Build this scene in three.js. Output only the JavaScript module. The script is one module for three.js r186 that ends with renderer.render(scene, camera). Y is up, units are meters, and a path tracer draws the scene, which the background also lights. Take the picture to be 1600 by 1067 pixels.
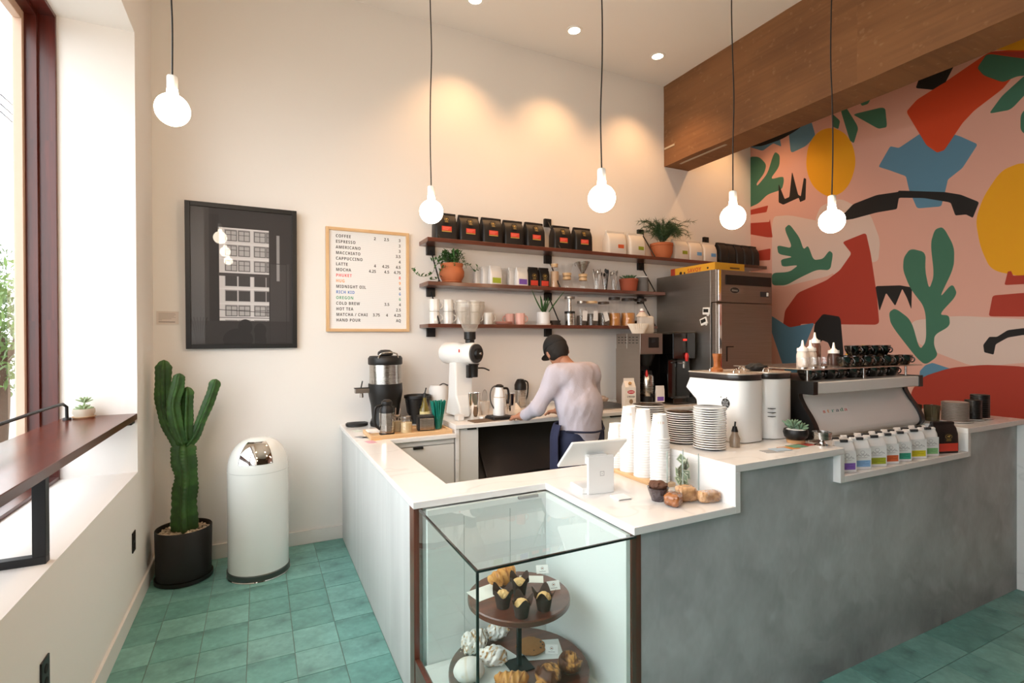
import * as THREE from 'three';
import { RoundedBoxGeometry } from 'three/addons/geometries/RoundedBoxGeometry.js';
import { mergeGeometries, mergeVertices, toCreasedNormals } from 'three/addons/utils/BufferGeometryUtils.js';
import { RectAreaLightUniformsLib } from 'three/addons/lights/RectAreaLightUniformsLib.js';

// ---------------------------------------------------------------- camera, sky, exposure
const scene = new THREE.Scene();
const FOCAL = 802.15, YAW = 0.4568, PITCH = -0.005, ROLL = -0.0038;          // focal length in pixels of a 1600 x 1067 frame
const EYE = new THREE.Vector3(0.6576, 1.575, 4.2593);
const camera = new THREE.PerspectiveCamera(2 * Math.atan(533.5 / FOCAL) * 180 / Math.PI, 1600 / 1067, 0.05, 200);
const FWD = new THREE.Vector3(Math.sin(YAW) * Math.cos(PITCH), Math.sin(PITCH), -Math.cos(YAW) * Math.cos(PITCH));
const RGT0 = new THREE.Vector3(Math.cos(YAW), 0, Math.sin(YAW)), UP0 = RGT0.clone().cross(FWD);
const RGT = RGT0.clone().multiplyScalar(Math.cos(ROLL)).addScaledVector(UP0, Math.sin(ROLL));
const UPV = UP0.clone().multiplyScalar(Math.cos(ROLL)).addScaledVector(RGT0, -Math.sin(ROLL));
camera.position.copy(EYE);
camera.quaternion.setFromRotationMatrix(new THREE.Matrix4().makeBasis(RGT, UPV, FWD.clone().negate()));
scene.add(camera);
const renderer = new THREE.WebGLRenderer({ antialias: true });
renderer.toneMapping = THREE.LinearToneMapping;
renderer.toneMappingExposure = 1.2;
renderer.shadowMap.enabled = true;
RectAreaLightUniformsLib.init();
scene.background = new THREE.Color(0.93, 0.975, 1.0);                          // overcast sky
scene.backgroundIntensity = 4.8;
const TUNGSTEN = new THREE.Color().setRGB(1.0, 0.54, 0.24);
const BULB_CD = 0.46, SPOT_CD = 6.5;

// ---------------------------------------------------------------- helpers
let seed = 7;
const rnd = (a = 1, b) => { seed = (seed * 1664525 + 1013904223) >>> 0; const t = seed / 4294967296; return b === undefined ? t * a : a + (b - a) * t; };
const ORD = ['first', 'second', 'third', 'fourth', 'fifth', 'sixth', 'seventh', 'eighth', 'ninth', 'tenth', 'eleventh', 'twelfth', 'thirteenth', 'fourteenth', 'fifteenth', 'sixteenth', 'seventeenth', 'eighteenth', 'nineteenth', 'twentieth'];
const pick = (a) => a[Math.floor(rnd(a.length))];
const lerp = (a, b, t) => a + (b - a) * t, clamp = (x, a = 0, b = 1) => Math.min(b, Math.max(a, x));
const smooth = (a, b, x) => { const t = clamp((x - a) / (b - a)); return t * t * (3 - 2 * t); };
const V = (x, y, z) => new THREE.Vector3(x, y, z);
// photo pixel -> the point where its ray meets the plane axis = value
function at(px, py, axis, value) {
  const d = FWD.clone().multiplyScalar(FOCAL).addScaledVector(RGT, px - 800).addScaledVector(UPV, 533.5 - py);
  const k = 'xyz'[axis];
  return EYE.clone().addScaledVector(d, (value - EYE[k]) / d[k]);
}
const names = new Map();
function numbered(n) { const k = names.get(n) ?? 0; names.set(n, k + 1); return k ? n + '_' + String(k).padStart(3, '0') : n; }
function shadows(o) { o.traverse((c) => { if (c.isMesh) { c.castShadow = true; c.receiveShadow = true; } }); return o; }
function tag(o, label, category, group, kind) {
  if (label) o.userData.label = label;
  if (category) o.userData.category = category;
  if (group) o.userData.group = group;
  if (kind) o.userData.kind = kind;
  return o;
}
function thing(name, label, category, [x, y, z] = [0, 0, 0], turn = 0, group) {
  const o = new THREE.Group(); o.name = numbered(name); scene.add(o);
  o.position.set(x, y, z); o.rotation.y = turn;
  return tag(o, label, category, group);
}
function part(parent, name, geo, material, label) {
  const m = new THREE.Mesh(Array.isArray(geo) ? join(geo) : geo, material); m.name = name; m.castShadow = m.receiveShadow = true;
  if (label) m.userData.label = label;
  parent.add(m); return m;
}
function single(name, geo, material, label, category, pos = [0, 0, 0], turn = 0, group) {   // a thing that is one mesh
  const m = part(scene, numbered(name), geo, material); m.position.set(...pos); m.rotation.y = turn;
  return tag(m, label, category, group);
}
function struct(name, geo, material, label, category) { const m = part(scene, numbered(name), geo, material); return tag(m, label, category, null, 'structure'); }
function copy(o, [x, y, z], turn = 0, label, group) {
  const c = o.clone(); c.name = numbered(o.name.replace(/_\d{3}$/, '')); scene.add(c); c.position.set(x, y, z); c.rotation.y = turn;
  c.userData = { ...o.userData };
  return tag(c, label, null, group);
}
// ---- geometry
const mv = (g, x = 0, y = 0, z = 0) => g.translate(x, y, z);
const rot = (g, x = 0, y = 0, z = 0) => { if (x) g.rotateX(x); if (y) g.rotateY(y); if (z) g.rotateZ(z); return g; };
function join(list) {
  const out = list.map((g) => { const c = g.index ? g.toNonIndexed() : g; for (const k of Object.keys(c.attributes)) if (!['position', 'normal', 'uv'].includes(k)) c.deleteAttribute(k); if (!c.attributes.uv) c.setAttribute('uv', new THREE.BufferAttribute(new Float32Array(c.attributes.position.count * 2), 2)); return c; });
  return out.length > 1 ? mergeGeometries(out) : out[0];
}
// box projection: uv in metres
function metric(g, su = 1, ou = 0, swap = false) {
  const q = g.index ? g.toNonIndexed() : g, p = q.attributes.position, n = q.attributes.normal, uv = new Float32Array(p.count * 2);
  for (let i = 0; i < p.count; i++) {
    const ax = Math.abs(n.getX(i)), ay = Math.abs(n.getY(i)), az = Math.abs(n.getZ(i));
    let u, v;
    if (ay >= ax && ay >= az) { u = p.getX(i); v = p.getZ(i); } else if (ax >= az) { u = p.getZ(i); v = p.getY(i); } else { u = p.getX(i); v = p.getY(i); }
    if (swap) [u, v] = [v, u];
    uv[i * 2] = u * su + ou; uv[i * 2 + 1] = v * su + ou * 0.7;
  }
  q.setAttribute('uv', new THREE.BufferAttribute(uv, 2)); return q;
}
// boxes from corner to corner, and boxes standing on y = 0
const bb = (x0, x1, y0, y1, z0, z1, r = 0) => mv(r ? new RoundedBoxGeometry(x1 - x0, y1 - y0, z1 - z0, 2, r) : new THREE.BoxGeometry(x1 - x0, y1 - y0, z1 - z0), (x0 + x1) / 2, (y0 + y1) / 2, (z0 + z1) / 2);
const stand = (w, h, d, r = 0, x = 0, y = 0, z = 0) => bb(x - w / 2, x + w / 2, y, y + h, z - d / 2, z + d / 2, r);
const cyl = (r0, r1, h, n = 24, open = false) => mv(new THREE.CylinderGeometry(r1, r0, h, n, 1, open), 0, h / 2, 0);   // bottom radius, top radius
function lathe(pts, n = 28, crease = 0.7) { const g = new THREE.LatheGeometry(pts.map(([r, y]) => new THREE.Vector2(Math.max(r, 1e-5), y)), n); return crease ? toCreasedNormals(g, crease) : g; }
function tube(pts, r, seg = 24, rad = 8, closed = false) { const c = new THREE.CatmullRomCurve3(pts.map((p) => (p.isVector3 ? p : V(...p))), closed, 'centripetal'); return capped(new THREE.TubeGeometry(c, seg, r, rad, closed), c, r, closed); }
function capped(g, c, r, closed) { if (closed) return g; const a = c.getPoint(0), b = c.getPoint(1); return join([g, mv(new THREE.SphereGeometry(r, 8, 6), a.x, a.y, a.z), mv(new THREE.SphereGeometry(r, 8, 6), b.x, b.y, b.z)]); }
function bar(a, b, r, n = 8) { a = V(...a); b = V(...b); const d = b.clone().sub(a), g = new THREE.CylinderGeometry(r, r, d.length(), n); g.applyQuaternion(new THREE.Quaternion().setFromUnitVectors(V(0, 1, 0), d.clone().normalize())); const m = a.add(b).multiplyScalar(0.5); return g.translate(m.x, m.y, m.z); }
function extrude(pts, depth, bevel = 0, holes) { const s = new THREE.Shape(pts.map(([x, y]) => new THREE.Vector2(x, y))); for (const h of holes ?? []) s.holes.push(new THREE.Path(h.map(([x, y]) => new THREE.Vector2(x, y)))); return new THREE.ExtrudeGeometry(s, { depth, bevelEnabled: bevel > 0, bevelSize: bevel, bevelOffset: -bevel, bevelThickness: bevel, bevelSegments: 2, curveSegments: 10 }); }
// plan polygon (x, z) extruded from y0 to y1
function slab(plan, y0, y1, bevel = 0.003) { const g = extrude(plan.map(([x, z]) => [x, -z]), y1 - y0 - 2 * bevel, bevel); g.rotateX(-Math.PI / 2); return g.translate(0, y0 + bevel, 0); }
// surface of a distance field (naive surface nets)
function field(f, lo, hi, cell, creaseAngle = 0) {
  const n = [0, 1, 2].map((k) => Math.ceil((hi[k] - lo[k]) / cell) + 1), [nx, ny, nz] = n, val = new Float32Array(nx * ny * nz), id = new Int32Array(nx * ny * nz).fill(-1), pos = [], ind = [];
  const I = (i, j, k) => (k * ny + j) * nx + i;
  for (let k = 0; k < nz; k++) for (let j = 0; j < ny; j++) for (let i = 0; i < nx; i++) val[I(i, j, k)] = f(lo[0] + i * cell, lo[1] + j * cell, lo[2] + k * cell);
  const C = []; for (let c = 0; c < 8; c++) C.push([c & 1, (c >> 1) & 1, (c >> 2) & 1]);
  const E = [[0, 1], [2, 3], [4, 5], [6, 7], [0, 2], [1, 3], [4, 6], [5, 7], [0, 4], [1, 5], [2, 6], [3, 7]];
  for (let k = 0; k < nz - 1; k++) for (let j = 0; j < ny - 1; j++) for (let i = 0; i < nx - 1; i++) {
    const v = C.map(([a, b, c]) => val[I(i + a, j + b, k + c)]); let s = 0; for (let c = 0; c < 8; c++) if (v[c] < 0) s++;
    if (s === 0 || s === 8) continue;
    let x = 0, y = 0, z = 0, m = 0;
    for (const [a, b] of E) if ((v[a] < 0) !== (v[b] < 0)) { const t = v[a] / (v[a] - v[b]); x += lerp(C[a][0], C[b][0], t); y += lerp(C[a][1], C[b][1], t); z += lerp(C[a][2], C[b][2], t); m++; }
    id[I(i, j, k)] = pos.length / 3; pos.push(lo[0] + (i + x / m) * cell, lo[1] + (j + y / m) * cell, lo[2] + (k + z / m) * cell);
  }
  const quad = (a, b, c, d, flip) => { if (a < 0 || b < 0 || c < 0 || d < 0) return; if (flip) ind.push(a, c, b, a, d, c); else ind.push(a, b, c, a, c, d); };
  for (let k = 1; k < nz - 1; k++) for (let j = 1; j < ny - 1; j++) for (let i = 1; i < nx - 1; i++) {
    const v = val[I(i, j, k)];
    if ((v < 0) !== (val[I(i + 1, j, k)] < 0)) quad(id[I(i, j - 1, k - 1)], id[I(i, j, k - 1)], id[I(i, j, k)], id[I(i, j - 1, k)], v >= 0);
    if ((v < 0) !== (val[I(i, j + 1, k)] < 0)) quad(id[I(i - 1, j, k - 1)], id[I(i - 1, j, k)], id[I(i, j, k)], id[I(i, j, k - 1)], v >= 0);
    if ((v < 0) !== (val[I(i, j, k + 1)] < 0)) quad(id[I(i - 1, j - 1, k)], id[I(i, j - 1, k)], id[I(i, j, k)], id[I(i - 1, j, k)], v >= 0);
  }
  const g = new THREE.BufferGeometry(); g.setAttribute('position', new THREE.Float32BufferAttribute(pos, 3)); g.setIndex(ind); g.computeVertexNormals();
  const uv = new Float32Array(pos.length / 3 * 2); for (let i = 0; i < pos.length / 3; i++) { uv[i * 2] = pos[i * 3] * 4 + pos[i * 3 + 2] * 2.3; uv[i * 2 + 1] = pos[i * 3 + 1] * 4 + pos[i * 3 + 2] * 1.7; }
  g.setAttribute('uv', new THREE.BufferAttribute(uv, 2)); return g;
}
const smin = (a, b, k) => { const h = Math.max(k - Math.abs(a - b), 0) / k; return Math.min(a, b) - h * h * k * 0.25; };
function capsule(x, y, z, a, b, ra, rb) { const bx = b[0] - a[0], by = b[1] - a[1], bz = b[2] - a[2], t = clamp(((x - a[0]) * bx + (y - a[1]) * by + (z - a[2]) * bz) / (bx * bx + by * by + bz * bz)); return Math.hypot(x - a[0] - bx * t, y - a[1] - by * t, z - a[2] - bz * t) - lerp(ra, rb, t); }
const ell = (x, y, z, c, r) => { const k = Math.hypot((x - c[0]) / r[0], (y - c[1]) / r[1], (z - c[2]) / r[2]); return (k - 1) * Math.min(...r); };
// ---- noise and textures
const H = (x, y) => { let h = Math.imul(x, 374761393) + Math.imul(y, 668265263); h = Math.imul(h ^ (h >>> 13), 1274126177); return ((h ^ (h >>> 16)) >>> 0) / 4294967296; };
function vn(x, y, p = 1 << 20) { const i = Math.floor(x), j = Math.floor(y), m = (a) => ((a % p) + p) % p, u = x - i, v = y - j, s = u * u * (3 - 2 * u), t = v * v * (3 - 2 * v); return lerp(lerp(H(m(i), m(j)), H(m(i + 1), m(j)), s), lerp(H(m(i), m(j + 1)), H(m(i + 1), m(j + 1)), s), t); }
const fbm = (x, y, o = 4, p = 1 << 20) => { let s = 0, a = 0.5, t = 0; for (let k = 0; k < o; k++) { s += a * vn(x, y, p); t += a; x *= 2; y *= 2; p *= 2; a *= 0.5; } return s / t; };
const n3 = (x, y, z) => (vn(x + z * 1.7 + 31, y - z * 0.9 + 17) + vn(y + x * 0.6 + 5, z + 71) + vn(z * 1.3 + 9, x - y * 0.8 + 3)) / 3;
function tex(w, h, fn, srgb = true) {
  const d = new Uint8Array(w * h * 4);
  for (let y = 0; y < h; y++) for (let x = 0; x < w; x++) { const c = fn(x / w, y / h), o = (y * w + x) * 4; if (typeof c === 'number') d[o] = d[o + 1] = d[o + 2] = clamp(c) * 255; else for (let k = 0; k < 3; k++) d[o + k] = clamp(c[k]) * 255; d[o + 3] = 255; }
  const t = new THREE.DataTexture(d, w, h); t.wrapS = t.wrapT = THREE.RepeatWrapping; t.magFilter = THREE.LinearFilter; t.minFilter = THREE.LinearFilter; if (srgb) t.colorSpace = THREE.SRGBColorSpace; t.needsUpdate = true; return t;
}
function canvas(w, h, draw) { const c = document.createElement('canvas'); c.width = w; c.height = h; draw(c.getContext('2d'), w, h); const t = new THREE.CanvasTexture(c); t.colorSpace = THREE.SRGBColorSpace; t.magFilter = THREE.LinearFilter; return t; }
const mix3 = (a, b, t) => a.map((x, i) => lerp(x, b[i], t));
const rgb = (h) => [(h >> 16) / 255, ((h >> 8) & 255) / 255, (h & 255) / 255];
const std = (color, roughness = 0.6, o = {}) => new THREE.MeshStandardMaterial({ color, roughness, ...o });
const phy = (color, roughness, o = {}) => new THREE.MeshPhysicalMaterial({ color, roughness, ...o });
function rep(t, u, v) { const c = t.clone(); c.repeat.set(u, v); c.needsUpdate = true; return c; }

// wood: long streaks along u
const woodTex = (a, b, c, sx = 1) => tex(1024, 512, (u, v) => { const w = fbm(u * 4 * sx, v * 32, 3, 32), l = vn(u * 3, v * 64 + 2 * w, 64), f = vn(u * 16, v * 256, 256); return mix3(mix3(rgb(a), rgb(b), w), rgb(c), clamp(l * 0.45 + f * 0.25 - 0.15)); });
const T = {
  walnut: woodTex(0x5a2e20, 0x7a4433, 0x3c1c14),
  maple: woodTex(0xd9b184, 0xe6c79c, 0xbf9463),
  beam: tex(1024, 1024, (u, v) => { const w = fbm(u * 3, v * 20, 5, 20), p = fbm(u * 4 + 3, v * 4, 4), s = vn(u * 8, v * 140, 140), k = clamp((fbm(u * 50, v * 60, 3) - 0.7) * 5); return mix3(mix3(mix3(rgb(0x7d5637), rgb(0x8e6440), w), rgb(0x64432c), clamp(s * 0.3 + (p - 0.5) * 1.0)), rgb(0xb39470), k * 0.3); }),
  plaster: tex(1024, 1024, (u, v) => { const a = fbm(u * 4, v * 4, 5, 4), b = fbm(u * 12 + a * 5, v * 8 + a * 4, 4), c = vn(u * 160, v * 90, 160), d = smooth(0.5, 0.72, fbm(u * 7 + 3 + b, v * 6, 4)) * 0.06, s = 0.70 + (a - 0.5) * 0.30 + (b - 0.5) * 0.15 + d - 0.02 + (c - 0.5) * 0.02; return [s * 0.975, s, s * 1.015]; }),
  quartz: tex(512, 512, (u, v) => { const a = fbm(u * 4, v * 4, 4, 4), vein = Math.abs(fbm(u * 3 + 5, v * 3, 4, 3) - 0.5), s = 0.915 + (a - 0.5) * 0.02 - clamp(0.022 - vein) * 2.2; return [s, s * 0.997, s * 0.993]; }),
  mottle: tex(512, 512, (u, v) => { const a = fbm(u * 4, v * 4, 5, 4), b = fbm(u * 24, v * 24, 3, 24); return 0.86 + (a - 0.5) * 0.3 + (b - 0.5) * 0.12; }),
  brush: tex(256, 512, (u, v) => 0.5 + (vn(u * 3, v * 256, 256) - 0.5) * 0.22, false),
  fine: tex(256, 256, (u, v) => fbm(u * 32, v * 32, 4, 32), false),
  crust: tex(256, 256, (u, v) => { const a = fbm(u * 6, v * 6, 4, 6), b = fbm(u * 30, v * 30, 2, 30); return mix3(mix3(rgb(0xb8742f), rgb(0xe3b06a), a), rgb(0x8a4a1d), clamp((b - 0.55) * 2.2)); }),
  cloth: tex(256, 256, (u, v) => 0.9 + 0.1 * Math.sin(u * 402) * Math.sin(v * 402)),
};
const M = {
  wall: std(new THREE.Color().setRGB(0.85, 0.83, 0.805), 0.85, { bumpMap: T.fine, bumpScale: 0.0004 }),
  ceiling: std(new THREE.Color().setRGB(0.85, 0.83, 0.805), 0.85),
  trimWhite: std(new THREE.Color().setRGB(0.80, 0.78, 0.76), 0.45),
  quartz: phy(0xffffff, 0.16, { map: T.quartz }),
  plaster: std(0xffffff, 0.55, { map: T.plaster, bumpMap: T.fine, bumpScale: 0.0006 }),
  walnut: phy(0xffffff, 0.3, { map: T.walnut, clearcoat: 0.5, clearcoatRoughness: 0.12 }),
  frameWood: phy(0xd08a78, 0.34, { map: T.walnut, clearcoat: 0.3, clearcoatRoughness: 0.25 }),
  sashWood: std(0xcdb09c, 0.5),
  maple: std(0xffffff, 0.5, { map: T.maple }),
  beam: std(0xffffff, 0.85, { map: T.beam, bumpMap: T.beam, bumpScale: 0.004 }),
  black: std(0x0e0e0f, 0.45), blackMatte: std(0x131314, 0.75), blackGloss: phy(0x070708, 0.12, { clearcoat: 1, clearcoatRoughness: 0.05 }), blackMetal: std(0x1d1d1f, 0.5, { metalness: 0.3 }),
  darkGrey: std(0x38383a, 0.6), grey: std(0x8b8c8d, 0.6),
  white: phy(0xeeeeec, 0.28), whiteMatte: std(0xe9e8e6, 0.7), paper: std(0xf1efec, 0.85), ceramic: phy(0xf0eee9, 0.15, { clearcoat: 0.6, clearcoatRoughness: 0.05 }), pinkCeramic: phy(0xe6b3a8, 0.3),
  enamel: phy(0xe8ecea, 0.22, { clearcoat: 0.6, clearcoatRoughness: 0.08 }),
  cabinet: std(0xdcdcdb, 0.45),
  steel: std(0xbdbab5, 0.5, { metalness: 1, roughnessMap: T.brush }),
  steelDull: std(0xa09a94, 0.8, { metalness: 1, roughnessMap: T.brush }),
  chrome: std(0xe4e2df, 0.06, { metalness: 1 }),
  glass: phy(0xffffff, 0.02, { transmission: 1, ior: 1.5 }),
  clearPlastic: phy(0xe8e4de, 0.1, { transmission: 0.78, ior: 1.45 }),
  milky: phy(0xefe9e0, 0.6, { transmission: 0.45 }),
  caseGlass: phy(0xf1f9f7, 0.01, { transmission: 1, ior: 1.5 }),
  glassEdge: phy(0x1d3a33, 0.12),
  terracotta: std(0xb5673f, 0.8, { bumpMap: T.fine, bumpScale: 0.0006 }), terracottaDark: std(0x9a4a30, 0.8),
  soil: std(0x2a1d14, 0.95),
  red: std(0xd8402f, 0.5), gold: std(0xb08a45, 0.35, { metalness: 0.8 }),
  leafDark: phy(0x23472a, 0.5, { transmission: 0.15 }), leaf: phy(0x3d6b33, 0.5, { transmission: 0.2 }), leafBlue: std(0x6d8a70, 0.6), leafPale: std(0x9db28c, 0.6),
  teal: phy(0x0c7a6c, 0.3),
};
// ---------------------------------------------------------------- the room
const CEIL = 4.29, ROOM_X = 5.94, ROOM_Z = 7.6, WALL_T = 0.535;
const win = { z0: 0.526, z1: 5.4, y0: 0.79, y1: 3.405 };
{
  const w = [bb(-WALL_T, 0, -0.1, win.y0, -0.2, ROOM_Z), bb(-WALL_T, 0, win.y1, CEIL, -0.2, ROOM_Z), bb(-WALL_T, 0, win.y0, win.y1, -0.2, win.z0), bb(-WALL_T, 0, win.y0, win.y1, win.z1, ROOM_Z)];
  struct('wall_left', metric(join(w)), M.wall, 'white painted wall with a deep window recess and low sill', 'wall');
  struct('wall_back', metric(bb(0, ROOM_X, -0.1, CEIL, -0.2, 0)), M.wall, 'tall white painted wall behind the counter', 'wall');
  struct('wall_front', metric(bb(0, ROOM_X, -0.1, CEIL, ROOM_Z, ROOM_Z + 0.2)), std(0x4d3d33, 0.8), 'dark brown wall closing the room opposite the counter', 'wall');
  struct('ceiling', metric(bb(-WALL_T, ROOM_X + 0.2, CEIL, CEIL + 0.2, -0.2, ROOM_Z + 0.2)), M.ceiling, 'flat white painted ceiling with recessed lights', 'ceiling');
  struct('baseboard_back', bb(0.015, 1.24, 0, 0.105, 0, 0.015, 0.003), M.trimWhite, 'white baseboard along the tall white wall', 'baseboard');
  struct('baseboard_left', bb(0, 0.015, 0, 0.105, 0, ROOM_Z, 0.003), M.trimWhite, 'white baseboard below the window recess', 'baseboard');
}
// mural wall: flat paint, shapes traced onto the wall plane
{
  const K = 560, Z1 = 2.9, Y0 = 0.75, Y1 = 4.29, CW = Math.round(Z1 * K), CH = Math.round((Y1 - Y0) * K);
  const paint = canvas(CW, CH, (c) => {
    const P = ([a, b]) => { const h = at(1160 + a / 1.905, 60 + b / 1.905, 0, ROOM_X); return [h.z * K, (Y1 - h.y) * K]; };
    const blob = (color, pts, sharp = 0.25) => {
      const q = pts.map(P), n = q.length; c.fillStyle = color; c.beginPath();
      for (let i = 0; i < n; i++) { const a = q[i], b = q[(i + 1) % n], p = q[(i + n - 1) % n]; const s = [lerp(a[0], p[0], sharp), lerp(a[1], p[1], sharp)], e = [lerp(a[0], b[0], sharp), lerp(a[1], b[1], sharp)]; if (i === 0) c.moveTo(...s); else c.lineTo(...s); c.quadraticCurveTo(a[0], a[1], e[0], e[1]); }
      c.closePath(); c.fill();
    };
    const PINK = '#d4a293', PALE = '#d2bbb0', GRN = '#3c6e59', RED = '#a33524', ORG = '#c64014', YEL = '#e09f0e', BLU = '#57839e', BLK = '#141213';
    c.fillStyle = PINK; c.fillRect(0, 0, CW, CH);
    blob(PALE, [[215, 545], [232, 500], [290, 475], [380, 520], [410, 600], [405, 665], [340, 668], [300, 690], [268, 705], [262, 640], [300, 610]]);
    blob(PALE, [[88, 530], [140, 526], [235, 545], [340, 605], [300, 660], [265, 705], [180, 725], [120, 740], [88, 720]]);
    blob(PALE, [[500, 840], [640, 825], [838, 835], [960, 850], [960, 965], [838, 965], [690, 978], [570, 932], [520, 905]]);
    blob(GRN, [[18, 352], [50, 352], [72, 375], [65, 402], [42, 432], [44, 440], [75, 402], [90, 352], [98, 337], [112, 348], [110, 382], [82, 420], [122, 410], [124, 425], [118, 450], [75, 464], [50, 490], [24, 502], [18, 502]], 0.35);
    blob(BLK, [[108, 432], [126, 478], [140, 472], [148, 395], [166, 465], [174, 470], [183, 415], [190, 418], [188, 480], [172, 487], [168, 474], [122, 495], [108, 488]], 0.12);
    blob(RED, [[18, 512], [77, 497], [72, 517], [18, 526]], 0.1); blob(RED, [[18, 550], [80, 546], [82, 537], [90, 592], [75, 592], [18, 582]], 0.1); blob(RED, [[46, 632], [84, 625], [83, 660], [48, 661]], 0.1);
    blob(BLU, [[18, 322], [60, 335], [92, 312], [116, 322], [112, 300], [60, 300], [18, 310]], 0.15); blob(BLU, [[138, 278], [170, 262], [205, 245], [218, 290], [190, 320], [144, 342]], 0.2);
    blob(BLK, [[24, 300], [50, 303], [110, 285], [150, 262], [190, 225], [200, 235], [170, 268], [118, 300], [60, 320], [28, 322]], 0.3); blob(BLU, [[40, 296], [60, 292], [96, 284], [60, 302], [42, 303]]);
    blob(YEL, [[189, 372], [196, 315], [225, 276], [264, 264], [305, 280], [330, 318], [339, 372], [322, 430], [295, 462], [255, 473], [215, 447], [196, 412]], 0.45);
    blob(GRN, [[292, 212], [306, 200], [346, 265], [332, 312], [320, 304]], 0.2); blob(GRN, [[328, 226], [425, 203], [431, 264], [405, 269], [362, 245]], 0.2); blob(GRN, [[265, 222], [291, 245], [286, 270], [268, 262]], 0.2); blob(GRN, [[348, 188], [386, 173], [374, 195], [356, 201]], 0.2);
    blob(ORG, [[488, 218], [520, 182], [600, 132], [735, 40], [850, 30], [800, 120], [775, 150], [690, 215], [655, 252], [602, 332], [580, 340], [548, 318], [525, 280]], 0.15);
    blob(BLK, [[516, 148], [530, 108], [640, 62], [600, 140], [568, 153]], 0.12);
    blob(YEL, [[745, 34], [838, -10], [960, -60], [960, 20], [838, 36]], 0.15); blob(RED, [[728, 40], [838, 40], [930, 30], [930, 60], [838, 60]], 0.1);
    blob(GRN, [[699, 88], [728, 45], [838, 60], [900, 70], [880, 110], [820, 112], [775, 131], [718, 110]], 0.2); blob(GRN, [[734, 224], [772, 172], [845, 106], [885, 120], [800, 212]], 0.18); blob(GRN, [[828, 228], [850, 200], [900, 230], [880, 300], [828, 278]], 0.3);
    blob(BLU, [[405, 382], [440, 321], [466, 326], [530, 283], [580, 275], [645, 290], [701, 315], [655, 386], [612, 420], [604, 455], [592, 500], [520, 506], [496, 450], [487, 410], [440, 393]], 0.12);
    blob(ORG, [[488, 218], [520, 182], [600, 132], [655, 110], [690, 215], [655, 252], [602, 332], [580, 340], [548, 318], [525, 280]], 0.15);
    blob(BLK, [[293, 532], [330, 493], [400, 466], [463, 457], [466, 453], [600, 457], [650, 465], [705, 487], [686, 534], [666, 524], [634, 527], [620, 488], [540, 475], [466, 474], [460, 508], [400, 518], [330, 537], [303, 541]], 0.12);
    blob(GRN, [[125, 566], [140, 552], [170, 592], [182, 628], [196, 616], [212, 660], [240, 656], [259, 631], [270, 640], [262, 690], [222, 688], [175, 710], [130, 735], [88, 735], [88, 698], [140, 695], [168, 674], [118, 680], [114, 658], [152, 650], [107, 642], [103, 615], [150, 625]], 0.3);
    blob(RED, [[298, 606], [368, 578], [382, 640], [400, 760], [408, 852], [300, 851], [175, 849], [168, 865], [120, 863], [127, 810], [165, 757], [250, 720], [290, 690], [325, 640]], 0.15);
    blob(BLK, [[396, 737], [470, 735], [505, 741], [503, 806], [490, 772], [476, 745], [455, 796], [428, 757], [408, 812]], 0.1);
    blob(BLK, [[206, 940], [215, 850], [240, 820], [292, 828], [302, 945], [272, 945], [255, 905], [238, 898], [228, 910], [226, 945]], 0.15);
    blob(BLU, [[86, 825], [140, 860], [215, 846], [180, 930], [165, 1000], [130, 1000], [86, 870]], 0.1);
    blob(YEL, [[300, 948], [325, 918], [370, 910], [415, 938], [425, 975], [300, 975]], 0.35);
    blob(GRN, [[478, 690], [480, 652], [500, 625], [546, 636], [544, 690], [556, 748], [571, 705], [560, 610], [573, 568], [598, 560], [631, 620], [630, 682], [585, 775], [625, 728], [641, 762], [585, 822], [616, 824], [618, 856], [572, 882], [570, 912], [583, 945], [545, 972], [518, 950], [442, 852], [436, 815], [455, 802], [503, 838], [528, 928], [548, 900], [545, 802], [500, 745]], 0.35);
    blob(BLU, [[528, 990], [545, 972], [566, 965], [626, 985], [590, 1002], [528, 1022]], 0.15);
    blob(YEL, [[838, 366], [770, 393], [718, 470], [694, 540], [708, 620], [740, 690], [838, 710], [930, 690], [985, 540], [930, 410]], 0.35);
    blob(RED, [[780, 734], [790, 694], [800, 692], [806, 706], [900, 702], [900, 728]], 0.1); blob(RED, [[733, 827], [745, 765], [838, 757], [930, 760], [930, 822], [838, 828]], 0.12);
    blob(BLK, [[717, 912], [735, 888], [758, 888], [790, 868], [838, 862], [960, 870], [960, 886], [838, 882], [790, 890], [754, 910], [748, 941], [720, 934]], 0.15);
    blob(RED, [[495, 1100], [505, 1045], [540, 1005], [620, 980], [720, 971], [838, 976], [1000, 1010], [1000, 1200], [495, 1200]], 0.25);
    blob(GRN, [[1000, 520], [1060, 380], [1120, 420], [1080, 560], [1180, 500], [1200, 560], [1100, 680], [1020, 700]], 0.35); blob(BLU, [[1060, 820], [1200, 760], [1260, 900], [1120, 960]], 0.2); blob(ORG, [[1050, 150], [1200, 20], [1300, 120], [1150, 300]], 0.2);
  });
  const wall = struct('wall_right', metric(bb(ROOM_X, ROOM_X + 0.2, -0.1, CEIL, -0.2, ROOM_Z)), std(0xd4a293, 0.8), 'side wall painted with a mural of bold cut-out shapes on pink', 'wall');
  const g = new THREE.PlaneGeometry(Z1, Y1 - Y0); g.rotateY(-Math.PI / 2); const uv = g.attributes.uv; for (let i = 0; i < uv.count; i++) uv.setX(i, g.attributes.position.getZ(i) / Z1 + 0.5);
  g.translate(ROOM_X - 0.001, (Y0 + Y1) / 2, Z1 / 2);
  part(wall, 'mural_paint', g, std(0xffffff, 0.8, { map: paint }), 'mural of yellow, red, green, blue and black shapes');
}
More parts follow.
